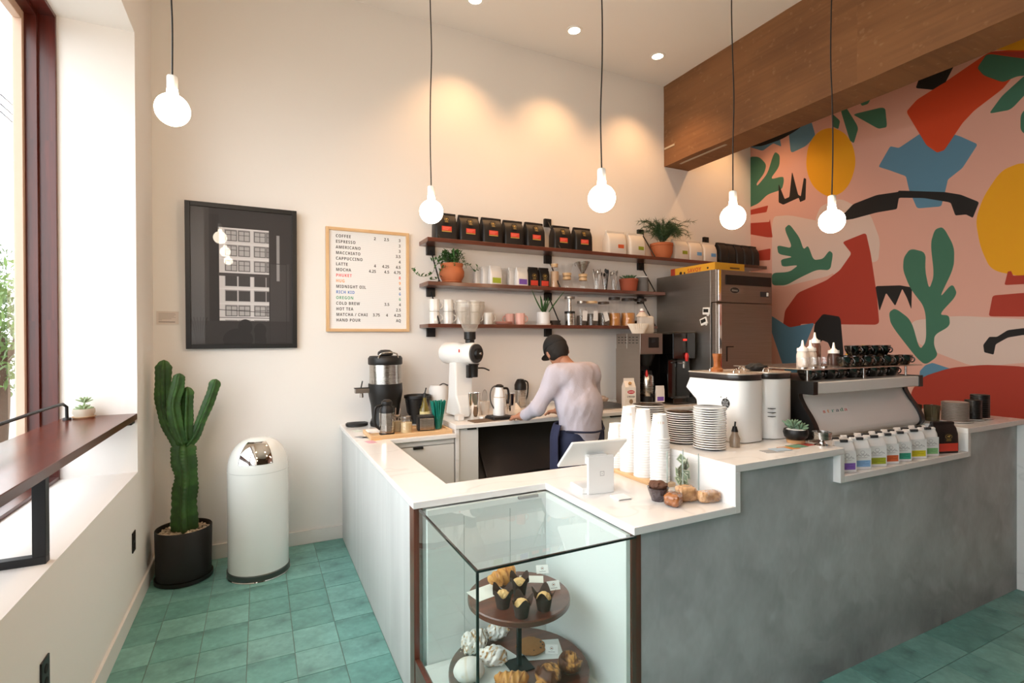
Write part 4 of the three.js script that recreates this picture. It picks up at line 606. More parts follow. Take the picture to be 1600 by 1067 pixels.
// mugs and storage jars, lowest shelf
{
  const mugG = lathe([[0, 0], [0.036, 0], [0.042, 0.006], [0.043, 0.1], [0.0415, 0.103], [0.039, 0.1], [0.038, 0.012], [0, 0.01]], 28), hG = new THREE.TorusGeometry(0.028, 0.0055, 8, 20, Math.PI * 1.12).rotateZ(-Math.PI * 0.56).translate(0.042, 0.054, 0), lineG = lathe([[0.0433, 0.064], [0.0437, 0.066], [0.0433, 0.068]], 28);
  const mug = (x, y, z, turn, label, group, m) => { const t = thing('mug', label, 'mug', [x, y, z], turn, group); part(t, 'cup', mugG, m); part(t, 'handle', hG, m); return t; };
  [1.962, 2.082, 2.20, 2.325].forEach((x, i) => mug(x, SH.low + 0.1035, 0.145, -0.15 + 0.1 * i, 'white coffee mug in the upper layer, ' + ORD[i] + ' from the open shelf end', 'upper white mugs', M.ceramic));
  [1.962, 2.082, 2.20, 2.325, 2.45].forEach((x, i) => mug(x, SH.low, 0.145, -0.12 + 0.1 * (i % 3), 'white coffee mug standing on the lowest shelf, ' + ORD[i] + ' from its open end', 'lower white mugs', M.ceramic));
  mug(2.745, SH.low, 0.18, -0.1, 'pink mug beside the pink plates', null, M.pinkCeramic); mug(2.70, SH.low, 0.065, 2.9, 'pink mug half hidden behind the other pink mug', null, M.pinkCeramic);
  const plateG = lathe([[0, 0], [0.045, 0], [0.075, 0.010], [0.077, 0.013], [0.072, 0.013], [0.044, 0.005], [0, 0.005]], 36); for (let i = 0; i < 3; i++) single('saucer', plateG, M.pinkCeramic, ['bottom', 'middle', 'top'][i] + ' pink saucer of the low pile beside the pink mugs', 'plate', [2.592, SH.low + i * 0.0072, 0.16], 0, 'pink saucers');
  const bowl = thing('glass_dish', 'low dark glass dish behind the snake plant', 'dish', [3.135, SH.low, 0.12]); part(bowl, 'dish', lathe([[0, 0], [0.045, 0], [0.06, 0.045], [0.058, 0.045], [0.043, 0.005], [0, 0.005]], 28), phy(0x6a625c, 0.15, { transmission: 0.5 }));
  const hg = thing('hand_grinder', 'tall steel and glass hand coffee grinder on the lowest shelf', 'grinder', [3.285, SH.low, 0.15]); part(hg, 'base_cup', lathe([[0, 0], [0.046, 0], [0.047, 0.11], [0.045, 0.112], [0, 0.112]], 28), M.steel); part(hg, 'band', lathe([[0.047, 0.112], [0.05, 0.115], [0.05, 0.13], [0.047, 0.133]], 28), M.black); part(hg, 'glass_body', lathe([[0.046, 0.133], [0.046, 0.25]], 28), M.glass); part(hg, 'shaft', mv(cyl(0.018, 0.018, 0.118, 16), 0, 0.133, 0), M.steel); part(hg, 'cap', mv(lathe([[0, 0], [0.048, 0], [0.05, 0.006], [0.048, 0.022], [0, 0.024]], 28), 0, 0.25, 0), M.steelDull);
  const store = (x, r, h, lid, label, fill, fh, tagT, group) => {
    const j = thing('storage_jar', label, 'jar', [x, SH.low, 0.15], 0, group);
    part(j, 'glass', lathe([[0, 0], [r, 0], [r, h * 0.78], [r * 0.84, h * 0.87], [r * 0.84, h * 0.9]], 28), M.glass); part(j, 'lid', mv(lathe([[0, 0], [r * 0.9, 0], [r * 0.92, 0.008], [r * 0.9, h * 0.09], [0, h * 0.1]], 28), 0, h * 0.9, 0), lid);
    part(j, 'contents', mv(cyl(r * 0.94, r * 0.94, fh, 24), 0, 0.004, 0), fill);
    if (tagT !== null) part(j, 'paper_tag', [rot(bb(-0.026, 0.026, 0, 0.092, r + 0.002, r + 0.003), 0, 0, tagT).translate(0, 0.045, 0)], M.paper);
  };
  const tea = std(0x5b5148, 0.95, { bumpMap: T.fine, bumpScale: 0.004 }), dark = std(0x332c28, 0.95), gran = std(0xc98a4a, 0.9, { bumpMap: T.fine, bumpScale: 0.004 });
  store(3.42, 0.048, 0.235, M.steelDull, 'slim jar of grey tea leaves with a paper tag', tea, 0.09, -0.06, null); store(3.535, 0.062, 0.238, M.maple, 'wooden-lidded jar of tea with an upright paper tag', tea, 0.11, -0.02, null); store(3.675, 0.06, 0.236, std(0x4a3a2e, 0.5), 'dark-lidded jar of tea with a tilted paper tag', tea, 0.12, 0.32, null);
  store(3.805, 0.062, 0.285, std(0x2a211d, 0.5), 'tall dark-lidded jar half full of amber sugar', gran, 0.12, null, 'jars of amber sugar'); store(3.975, 0.07, 0.28, std(0x2a211d, 0.5), 'wide dark-lidded jar half full of amber sugar', gran, 0.125, null, 'jars of amber sugar'); store(4.135, 0.066, 0.28, std(0x2a211d, 0.5), 'dark-lidded jar with a thin dark layer at the bottom', dark, 0.05, null, null);
}
// ---------------------------------------------------------------- work counter: brewers, grinder, fridge
const airpotTop = (t, y, r) => { part(t, 'lid', mv(lathe([[0, 0], [r * 1.04, 0], [r * 1.06, 0.012], [r * 1.04, 0.055], [r * 0.92, 0.075], [r * 0.5, 0.085], [0, 0.088]], 36), 0, y, 0), M.black); };
{
  const u = thing('coffee_urn', 'tall black and steel coffee urn with a side tap', 'urn', [1.545, LOW, 0.19], 0.0);
  part(u, 'base', lathe([[0, 0], [0.115, 0], [0.12, 0.02], [0.112, 0.05], [0.105, 0.06], [0.112, 0.16], [0.128, 0.235], [0.13, 0.25], [0, 0.25]], 40), M.black);
  part(u, 'lower_shell', lathe([[0, 0.25], [0.13, 0.25], [0.132, 0.262], [0.13, 0.33], [0, 0.33]], 40), M.black); part(u, 'steel_shell', lathe([[0.122, 0.33], [0.122, 0.478]], 48), M.steel);
  part(u, 'lid', lathe([[0, 0.478], [0.128, 0.478], [0.132, 0.486], [0.132, 0.528], [0.12, 0.545], [0, 0.55]], 40), M.black); part(u, 'cap', lathe([[0, 0.55], [0.055, 0.55], [0.06, 0.558], [0.056, 0.578], [0.035, 0.592], [0, 0.595]], 28), M.black);
  part(u, 'carry_handle', tube([[-0.075, 0.535, 0.105], [-0.06, 0.565, 0.12], [0.06, 0.565, 0.12], [0.075, 0.535, 0.105]], 0.006, 24, 8), M.chrome);
  part(u, 'tap', [bb(-0.235, -0.128, 0.262, 0.298, -0.012, 0.03, 0.004), mv(cyl(0.014, 0.012, 0.04, 14), -0.185, 0.228, 0.009)], M.steelDull); part(u, 'tap_lever', [bar([-0.19, 0.298, 0.009], [-0.178, 0.355, 0.009], 0.005), bb(-0.24, -0.13, 0.298, 0.304, -0.012, 0.03, 0.001)], M.black);
  const g = thing('drip_grate', 'small oval black drip grate on the counter corner', 'drip tray', [1.335, LOW, 0.13]); part(g, 'tray', lathe([[0, 0], [0.075, 0], [0.085, 0.006], [0.085, 0.024], [0.08, 0.026], [0, 0.02]], 36).scale(1, 1, 0.75), M.black); const sl = []; for (let i = -6; i <= 6; i++) sl.push(bb(i * 0.011 - 0.002, i * 0.011 + 0.002, 0.019, 0.027, -0.05, 0.05)); part(g, 'grate_bars', sl, M.darkGrey);
  const d = thing('dripper', 'wide black plastic filter basket beside the urn', 'filter basket', [1.80, LOW, 0.20]); part(d, 'basket', lathe([[0, 0.0], [0.06, 0], [0.062, 0.05], [0.085, 0.09], [0.10, 0.2], [0.108, 0.205], [0.108, 0.225], [0.102, 0.225], [0.095, 0.2], [0.08, 0.1], [0, 0.09]], 36), M.black); part(d, 'grip', bb(-0.015, 0.015, 0.13, 0.155, 0.09, 0.15, 0.006), M.black);
  const tr = thing('serving_tray', 'light wood serving tray holding the condiments', 'tray', [1.61, LOW, 0.62]); part(tr, 'board', metric(bb(-0.29, 0.285, 0, 0.016, -0.15, 0.15, 0.003)), M.maple); part(tr, 'rim', [metric(bb(-0.29, 0.285, 0.016, 0.028, 0.138, 0.15, 0.002)), metric(bb(-0.29, 0.285, 0.016, 0.028, -0.15, -0.138, 0.002)), metric(bb(-0.29, -0.278, 0.016, 0.028, -0.138, 0.138, 0.002)), metric(bb(0.273, 0.285, 0.016, 0.028, -0.138, 0.138, 0.002))], M.maple);
  const Y = LOW + 0.016;
  const th = thing('thermal_carafe', 'steel thermal milk carafe with a black lid on the wooden tray', 'carafe', [1.45, Y, 0.665]); part(th, 'body', lathe([[0, 0.012], [0.05, 0.012], [0.051, 0.15], [0, 0.15]], 36), M.steel); part(th, 'foot', lathe([[0, 0], [0.052, 0], [0.052, 0.012], [0, 0.012]], 36), M.black); part(th, 'shoulder', lathe([[0, 0.15], [0.05, 0.15], [0.05, 0.175], [0.034, 0.2], [0.038, 0.21], [0.036, 0.228], [0.022, 0.24], [0, 0.242]], 32), M.black); part(th, 'handle', tube([[-0.034, 0.205, 0], [-0.075, 0.19, 0], [-0.085, 0.13, 0], [-0.08, 0.07, 0], [-0.052, 0.04, 0]], 0.009, 24, 8), M.black); part(th, 'spout', bb(0.028, 0.055, 0.172, 0.19, -0.012, 0.012, 0.004), M.black);
  const sj = (x, z, label, fill) => { const j = thing('sugar_jar', label, 'jar', [x, Y, z]); part(j, 'glass', lathe([[0, 0], [0.04, 0], [0.041, 0.085], [0.031, 0.10], [0.031, 0.118], [0.029, 0.118]], 28), M.glass); part(j, 'ring', lathe([[0.0305, 0.102], [0.033, 0.104], [0.033, 0.116], [0.0305, 0.118]], 24), M.steelDull); part(j, 'contents', mv(cyl(0.0385, 0.0385, 0.07, 24), 0, 0.003, 0), fill); return j; };
  sj(1.585, 0.675, 'squat glass jar of pale raw sugar in front on the wooden tray', std(0xc9b58e, 0.9)); const s2 = sj(1.535, 0.59, 'glass jar holding wooden stir sticks on the wooden tray', std(0xb5a98e, 0.9)); part(s2, 'stir_sticks', [bar([0, 0.01, 0], [0.03, 0.165, 0.0], 0.004), bar([0.01, 0.01, 0.01], [-0.03, 0.16, 0.0], 0.004), bar([-0.01, 0.01, 0], [-0.01, 0.17, 0.02], 0.004)], std(0xb8a9a4, 0.5));
  const nb = thing('napkin_holder', 'black and steel napkin holder on the wooden tray', 'napkin holder', [1.735, Y, 0.64], -0.18); part(nb, 'shell', bb(-0.06, 0.06, 0, 0.105, -0.07, 0.035, 0.005), M.black); part(nb, 'face', bb(-0.045, 0.055, 0.008, 0.09, 0.0355, 0.045, 0.002), M.steel);
  const st = thing('straw_jar', 'glass jar stuffed with teal paper straws on the wooden tray', 'jar', [1.832, Y, 0.64]); part(st, 'glass', lathe([[0, 0], [0.038, 0], [0.04, 0.11], [0.0385, 0.11]], 28), M.glass); for (let i = 0; i < 46; i++) { const a = rnd(6.28), r = Math.sqrt(rnd()); part(st, 'straw', bar([Math.cos(a) * r * 0.022, 0.004, Math.sin(a) * r * 0.022], [Math.cos(a) * r * 0.062, 0.2 + rnd(0.012), Math.sin(a) * r * 0.062], 0.0042, 7), M.teal); }
  const sy = thing('syrup_bottle', 'syrup bottle with a black pour spout behind the straws', 'bottle', [1.80, LOW, 0.40]); part(sy, 'bottle', lathe([[0, 0], [0.036, 0], [0.038, 0.13], [0.014, 0.2], [0.014, 0.225], [0, 0.225]], 28), phy(0xbfae62, 0.1, { transmission: 0.7 })); part(sy, 'label', lathe([[0.0385, 0.06], [0.0385, 0.12]], 28), std(0xd9cf9a, 0.6)); part(sy, 'spout', [mv(cyl(0.016, 0.01, 0.035, 14), 0, 0.225, 0), bar([0, 0.255, 0], [0.012, 0.3, 0], 0.005)], M.black);
  const nk = single('folded_napkin', bb(-0.045, 0.045, 0, 0.02, -0.04, 0.04, 0.006), M.paper, 'small pile of folded white napkins behind the steel carafe', 'napkin', [1.375, LOW + 0.016, 0.56]);
  const cardM = [0xcdd9d2, 0x8b9198, 0xcf9fb0, 0x6b6f74, 0xe0b070]; [[1.30, 0.36, 0.3], [1.285, 0.62, 0.5], [1.31, 0.82, 0.2], [1.33, 0.66, 0.9], [1.36, 0.74, 0.1]].forEach(([x, z, a], i) => single('business_card', bb(-0.026, 0.026, 0, 0.0012, -0.044, 0.044), std(cardM[i], 0.6), ['pale green business card near the drip grate', 'grey business card on the counter corner', 'pink business card on the counter corner', 'dark grey business card beside the wooden tray', 'orange business card touching the wooden tray'][i], 'card', [x, LOW, z], a));
}
{
  // white tabletop bulk grinder
  const g = thing('coffee_grinder', 'tall white shop grinder with a clear hopper under the wall shelves', 'grinder', [2.10, BACK + 0.0125, 0.40], 0.12);
  part(g, 'column', rot(mv(extrude([[-0.13, 0], [0.13, 0], [0.115, 0.07], [0.06, 0.16], [0.05, 0.42], [-0.06, 0.42], [-0.09, 0.12]], 0.13, 0.012), 0, 0, -0.065), 0, -Math.PI / 2), M.white);
  part(g, 'motor_housing', rot(lathe([[0, -0.20], [0.07, -0.20], [0.085, -0.18], [0.09, -0.05], [0.075, 0.02], [0.085, 0.05], [0.085, 0.125], [0.08, 0.135], [0, 0.135]], 40), Math.PI / 2).rotateY(0.35).translate(0, 0.49, 0.03), M.white);
  part(g, 'burr_cover', rot(lathe([[0, 0.1355], [0.074, 0.1355], [0.074, 0.15], [0.05, 0.155], [0, 0.155]], 32), Math.PI / 2).rotateY(0.35).translate(0, 0.49, 0.03), M.darkGrey); part(g, 'dial', rot(lathe([[0, 0.155], [0.042, 0.155], [0.04, 0.18], [0, 0.182]], 24), Math.PI / 2).rotateY(0.35).translate(0, 0.49, 0.03), M.black); part(g, 'dial_bolt', rot(lathe([[0, 0.182], [0.012, 0.182], [0.01, 0.192], [0, 0.193]], 16), Math.PI / 2).rotateY(0.35).translate(0, 0.49, 0.03), M.steel);
  part(g, 'emblem', bb(-0.082, -0.072, 0.50, 0.524, 0.115, 0.118), M.red);
  part(g, 'hopper_neck', mv(lathe([[0.036, -0.01], [0.036, 0.02], [0.046, 0.028], [0.046, 0.085], [0.04, 0.085], [0, 0.02]], 28), 0.035, 0.575, 0.085), M.black);
  part(g, 'hopper', mv(lathe([[0.042, 0], [0.085, 0.105], [0.115, 0.17], [0.122, 0.20], [0.118, 0.235]], 40), 0.035, 0.65, 0.085), M.clearPlastic, 'clear bean hopper'); part(g, 'hopper_lid', mv(lathe([[0, 0.237], [0.12, 0.237], [0.12, 0.243], [0.03, 0.25], [0, 0.25]], 40), 0.035, 0.65, 0.085), M.clearPlastic);
  part(g, 'spout', mv(lathe([[0.03, 0], [0.034, 0.09], [0.045, 0.105], [0, 0.105]], 24), 0.045, 0.305, 0.13), M.black); part(g, 'spout_lever', tube([[0.075, 0.375, 0.13], [0.13, 0.372, 0.14], [0.17, 0.355, 0.15]], 0.006, 14, 8), M.black); part(g, 'spout_clamp', bb(-0.01, 0.03, 0.30, 0.40, 0.10, 0.14, 0.004), M.black);
  const wj = thing('white_pitcher', 'tapered white plastic bin with a flip lid beside the grinder', 'container', [1.99, BACK, 0.17]); part(wj, 'body', lathe([[0, 0], [0.062, 0], [0.085, 0.2], [0.07, 0.235], [0, 0.24]], 32), M.whiteMatte); part(wj, 'lid_handle', tube([[-0.01, 0.236, 0.05], [0.02, 0.25, 0.05], [0.06, 0.235, 0.05]], 0.005, 14, 6), M.darkGrey);
  const shaker = lathe([[0, 0], [0.034, 0], [0.036, 0.004], [0.05, 0.196], [0.051, 0.2], [0.048, 0.2], [0.034, 0.01], [0, 0.008]], 32);
  single('shaker_tin', shaker, M.chrome, 'polished steel shaker tin in front of the white grinder', 'cup', [2.135, BACK, 0.585]);
  single('cube_box', stand(0.06, 0.045, 0.05, 0.006), M.whiteMatte, 'small white box at the grinder base', 'box', [2.01, BACK, 0.60], 0.3);
  single('grinds_mat', bb(-0.11, 0.11, 0, 0.006, -0.06, 0.06, 0.002), std(0x6d5a48, 0.9), 'thin brown mat under the shaker tin', 'mat', [2.17, BACK - 0.0, 0.70], 0.1);
  const pc = thing('paper_cup', 'cream paper cup with a whisk beside the grinder', 'cup', [2.275, BACK, 0.47]); part(pc, 'cup', lathe([[0, 0], [0.03, 0], [0.041, 0.112], [0.043, 0.114], [0.041, 0.117], [0.039, 0.112], [0.028, 0.004], [0, 0.004]], 28), std(0xe6ddd2, 0.8)); part(pc, 'whisk', [0, 1, 2].map((k) => tube([[0, 0.05, 0], [0.02, 0.14, 0], [0.012, 0.2, 0], [-0.002, 0.21, 0], [-0.014, 0.2, 0], [-0.016, 0.14, 0], [0, 0.05, 0]], 0.0014, 24, 5).rotateY(k)), M.steelDull);
  single('paper_towel', bb(-0.05, 0.05, 0, 0.018, -0.035, 0.035, 0.008), M.paper, 'crumpled white paper towel between the shaker tin and the paper cup', 'paper', [2.215, BACK, 0.575], 0.5);
  const sc = thing('scale', 'flat black brewing scale under the white kettle', 'scale', [2.315, BACK, 0.672], 0.1); part(sc, 'body', bb(-0.095, 0.095, 0, 0.022, -0.07, 0.07, 0.006), M.black); part(sc, 'platform', bb(-0.085, 0.045, 0.0225, 0.028, -0.065, 0.065, 0.002), M.darkGrey);
  const kt = thing('kettle', 'white slim kettle with a black handle standing on the scale', 'kettle', [2.315, BACK + 0.0285, 0.66]); part(kt, 'body', lathe([[0, 0], [0.046, 0], [0.048, 0.006], [0.045, 0.13], [0.034, 0.19], [0.03, 0.215], [0, 0.217]], 36), M.white); part(kt, 'lid', mv(lathe([[0, 0], [0.034, 0], [0.034, 0.01], [0.018, 0.02], [0, 0.022]], 28), 0, 0.216, 0), M.black); part(kt, 'spout', tube([[-0.044, 0.05, 0], [-0.07, 0.10, 0], [-0.075, 0.17, 0], [-0.06, 0.21, 0], [-0.04, 0.225, 0]], 0.005, 24, 8), M.darkGrey); part(kt, 'handle', tube([[0.03, 0.205, 0], [0.07, 0.2, 0], [0.08, 0.15, 0], [0.075, 0.09, 0]], 0.009, 20, 8), M.black); part(kt, 'band', lathe([[0.0435, 0.137], [0.0442, 0.139], [0.043, 0.141]], 32), M.gold);
  const s2 = single('shaker_tin', lathe([[0, 0], [0.03, 0], [0.043, 0.17], [0.041, 0.17], [0.028, 0.006], [0, 0.006]], 28), M.chrome, 'polished steel tin stacked upright behind the scale', 'cup', [2.49, BACK, 0.5]); single('shaker_tin', lathe([[0, 0], [0.03, 0], [0.043, 0.12], [0.041, 0.12], [0.028, 0.006], [0, 0.006]], 28), M.chrome, 'shorter polished steel tin between kettle and stacked tin', 'cup', [2.43, BACK, 0.40]);
  const ap = thing('airpot', 'steel airpot with a black pump lid against the wall', 'airpot', [2.775, BACK, 0.12]); part(ap, 'body', lathe([[0, 0], [0.05, 0], [0.052, 0.01], [0.052, 0.155], [0, 0.155]], 32), M.steel); part(ap, 'lid', lathe([[0, 0.155], [0.054, 0.155], [0.055, 0.2], [0.045, 0.225], [0.03, 0.25], [0, 0.255]], 32), M.black); part(ap, 'handle', tube([[0.045, 0.235, 0], [0.072, 0.22, 0], [0.07, 0.1, 0], [0.054, 0.06, 0]], 0.007, 18, 8), M.black);
  const fk = thing('small_cone_filter', 'small white cone-shaped filter in front of the airpot', 'filter', [2.68, BACK, 0.22]); part(fk, 'cone', lathe([[0.045, 0], [0.04, 0.005], [0.006, 0.05], [0, 0.055]], 20), M.paper);
  const bot = thing('squeeze_bottle', 'slim white squeeze bottle standing on the open work counter', 'bottle', [2.63, BACK, 0.60]); part(bot, 'body', lathe([[0, 0], [0.024, 0], [0.025, 0.05], [0.013, 0.065], [0, 0.066]], 24), M.milky); part(bot, 'nozzle', mv(cyl(0.011, 0.009, 0.045, 16), 0, 0.066, 0), M.white);
}
{
  const c = thing('cream_carton', 'gable-top cream carton with a red oval logo on the work counter', 'carton', [3.545, BACK, 0.69], -0.35);
  const print = canvas(256, 512, (k) => { k.fillStyle = '#e6dcd0'; k.fillRect(0, 0, 256, 512); k.fillStyle = '#c9b9a6'; for (let i = 0; i < 60; i++) { k.beginPath(); k.arc(H(i, 3) * 256, H(i, 9) * 512, 6 + H(i, 5) * 12, 0, 7); k.globalAlpha = 0.25; k.fill(); } k.globalAlpha = 1; k.fillStyle = '#c32a3b'; k.beginPath(); k.ellipse(140, 110, 88, 42, 0, 0, 7); k.fill(); k.fillStyle = '#f3e7da'; k.fillRect(76, 100, 128, 16); k.fillStyle = '#2c2523'; k.font = 'bold 56px sans-serif'; k.textAlign = 'center'; k.fillText('CREAM', 136, 236); k.fillStyle = '#8b6f52'; k.font = '30px sans-serif'; k.beginPath(); k.ellipse(140, 330, 46, 56, 0, 0, 7); k.fill(); });
  part(c, 'carton', [bb(-0.048, 0.048, 0, 0.195, -0.048, 0.048, 0.002), rot(mv(extrude([[-0.048, 0.195], [0.048, 0.195], [0.004, 0.245], [0.004, 0.27], [-0.004, 0.27], [-0.004, 0.245]], 0.094), 0, 0, -0.047), 0, Math.PI / 2)], std(0xe6dcd0, 0.6)); part(c, 'print', plane(0.094, 0.19, 0, 0.098, 0.0487), std(0xffffff, 0.6, { map: print })); part(c, 'spout_cap', rot(cyl(0.014, 0.014, 0.012, 18), 0.85).translate(0, 0.222, 0.028), std(0xb08a5a, 0.5));
  single('folded_cloth', field((x, y, z) => ell(x, y, z, [0, 0.02, 0], [0.085, 0.03, 0.06]) + (n3(x * 40, y * 40, z * 40) - 0.5) * 0.022, [-0.11, -0.005, -0.09], [0.11, 0.07, 0.09], 0.006), std(0xd8bfae, 0.95), 'crumpled pinkish cloth behind the sink', 'cloth', [3.64, BACK + 0.006, 0.14]);
  // automatic brewer
  const b = thing('coffee_brewer', 'boxy steel coffee brewer with vent slots and a black digital panel', 'coffee maker', [3.885, BACK, 0.43]);
  part(b, 'cabinet', [bb(-0.135, 0.13, 0.02, 0.66, -0.18, -0.02, 0.004), bb(-0.135, 0.13, 0.47, 0.66, -0.02, 0.17, 0.004), bb(-0.135, 0.13, 0.0, 0.03, -0.18, 0.17, 0.004)], M.steelDull); part(b, 'side_panel', bb(-0.1375, -0.1355, 0.02, 0.52, -0.18, 0.168), M.steelDull);
  const slots = []; for (let r = 0; r < 3; r++) for (let q = 0; q < 6; q++) slots.push(bb(-0.1365, -0.1352, 0.57 + r * 0.026, 0.577 + r * 0.026, -0.14 + q * 0.05 - (q > 2 ? 0 : 0.01), -0.112 + q * 0.05 - (q > 2 ? 0 : 0.01))); part(b, 'vent_slots', slots, M.black);
  part(b, 'control_panel', bb(-0.04, 0.08, 0.53, 0.625, 0.1705, 0.176, 0.003), M.black); part(b, 'screen', bb(-0.015, 0.05, 0.575, 0.61, 0.1762, 0.1775), std(0x20262a, 0.2)); part(b, 'dark_recess', bb(-0.125, 0.12, 0.03, 0.468, -0.0195, -0.012), M.black); part(b, 'brew_basket', lathe([[0, 0.36], [0.05, 0.36], [0.085, 0.44], [0.09, 0.468], [0, 0.468]], 28).translate(0, 0, 0.075), M.black);
  const ca = thing('server_carafe', 'steel coffee server with a black base and red tap under the brewer', 'carafe', [3.885, BACK + 0.031, 0.53]); part(ca, 'base', lathe([[0, 0], [0.07, 0], [0.07, 0.05], [0, 0.05]], 28), M.black); part(ca, 'body', lathe([[0.062, 0.05], [0.064, 0.055], [0.064, 0.23], [0.05, 0.25], [0, 0.252]], 32), M.steel); part(ca, 'lid', lathe([[0, 0.252], [0.05, 0.252], [0.045, 0.285], [0, 0.29]], 28), M.black); part(ca, 'tap', [bb(-0.012, 0.012, 0.05, 0.075, 0.06, 0.1, 0.003)], M.black); part(ca, 'red_lever', lathe([[0, 0], [0.012, 0], [0.014, 0.03], [0.005, 0.06], [0, 0.062]], 14).translate(-0.045, 0.235, 0.05), std(0xd02a26, 0.35));
  const pk = thing('coffee_packet', 'white coffee packet with purple label leaning in the brewer', 'coffee bag', [3.955, BACK + 0.031, 0.625], -0.25); part(pk, 'bag', bagGeo(0.085, 0.15, 0.03), std(0xe6e2de, 0.6)); part(pk, 'label', bb(-0.032, 0.032, 0.012, 0.05, 0.0162, 0.0172), std('#7a57b5', 0.6));
  // hot water boiler
  const w = thing('water_boiler', 'tall black hot water boiler with a red lit display', 'boiler', [4.215, BACK + 0.0065, 0.50]);
  part(w, 'cabinet', rot(mv(extrude([[-0.22, 0.0], [0.17, 0.0], [0.17, 0.05], [0.10, 0.06], [0.10, 0.40], [0.17, 0.42], [0.17, 0.655], [-0.22, 0.655]], 0.262, 0.006), 0, 0, -0.131), 0, -Math.PI / 2), M.blackGloss); part(w, 'top_trim', bb(-0.136, 0.136, 0.662, 0.668, -0.215, 0.17, 0.002), M.steelDull);
  part(w, 'display', bb(-0.022, 0.022, 0.585, 0.603, 0.1765, 0.179), std(0x400000, 0.4, { emissive: new THREE.Color().setRGB(1, 0.05, 0.03), emissiveIntensity: 1.2 }), 'red lit display'); part(w, 'tap', [mv(cyl(0.012, 0.012, 0.06, 14), 0.01, 0.33, 0.15), bb(-0.05, 0.01, 0.372, 0.382, 0.13, 0.16, 0.002)], M.steel); part(w, 'red_lever', lathe([[0, 0], [0.012, 0], [0.02, 0.05], [0.012, 0.075], [0, 0.08]], 16).translate(0.012, 0.395, 0.185), std(0xd02a26, 0.35));
  // filter papers and water jug on top
  const N = 72, pos = [], ind = []; for (const [r, y] of [[0.055, 0], [0.095, 0.09], [0.093, 0.092], [0.052, 0.004]]) for (let i = 0; i < N; i++) { const a = i / N * 6.2832, q = r * (1 + (y > 0.01 ? 0.055 : 0.03) * (i % 2 ? 1 : -1)); pos.push(Math.cos(a) * q, y, Math.sin(a) * q); }
  for (let r = 0; r < 3; r++) for (let i = 0; i < N; i++) { const a = r * N + i, b2 = r * N + (i + 1) % N; ind.push(a, a + N, b2, b2, a + N, b2 + N); } const fg = new THREE.BufferGeometry(); fg.setAttribute('position', new THREE.Float32BufferAttribute(pos, 3)); fg.setIndex(ind); fg.computeVertexNormals();
  const fl = thing('filter_papers', 'fluted white basket filter papers on top of the coffee brewer', 'filter', [3.83, BACK + 0.66, 0.48]); part(fl, 'papers', join([toCreasedNormals(fg, 0.2), cyl(0.052, 0.052, 0.004, 36)]), std(0xeadfd0, 0.9));
  const jg = thing('water_jug', 'translucent plastic jug with white cap and red ring on the brewer', 'jug', [4.0, BACK + 0.66, 0.38], -0.3); part(jg, 'body', [stand(0.15, 0.17, 0.09, 0.022), mv(cyl(0.06, 0.025, 0.045, 20), -0.035, 0.165, 0)], M.milky); part(jg, 'neck_ring', mv(cyl(0.024, 0.024, 0.008, 18), -0.035, 0.21, 0), std(0x8a2a22, 0.5)); part(jg, 'cap', mv(cyl(0.021, 0.02, 0.024, 18), -0.035, 0.218, 0), M.white); part(jg, 'panel', stand(0.07, 0.11, 0.004, 0.02, 0.01, 0.03, 0.046), M.milky);
}
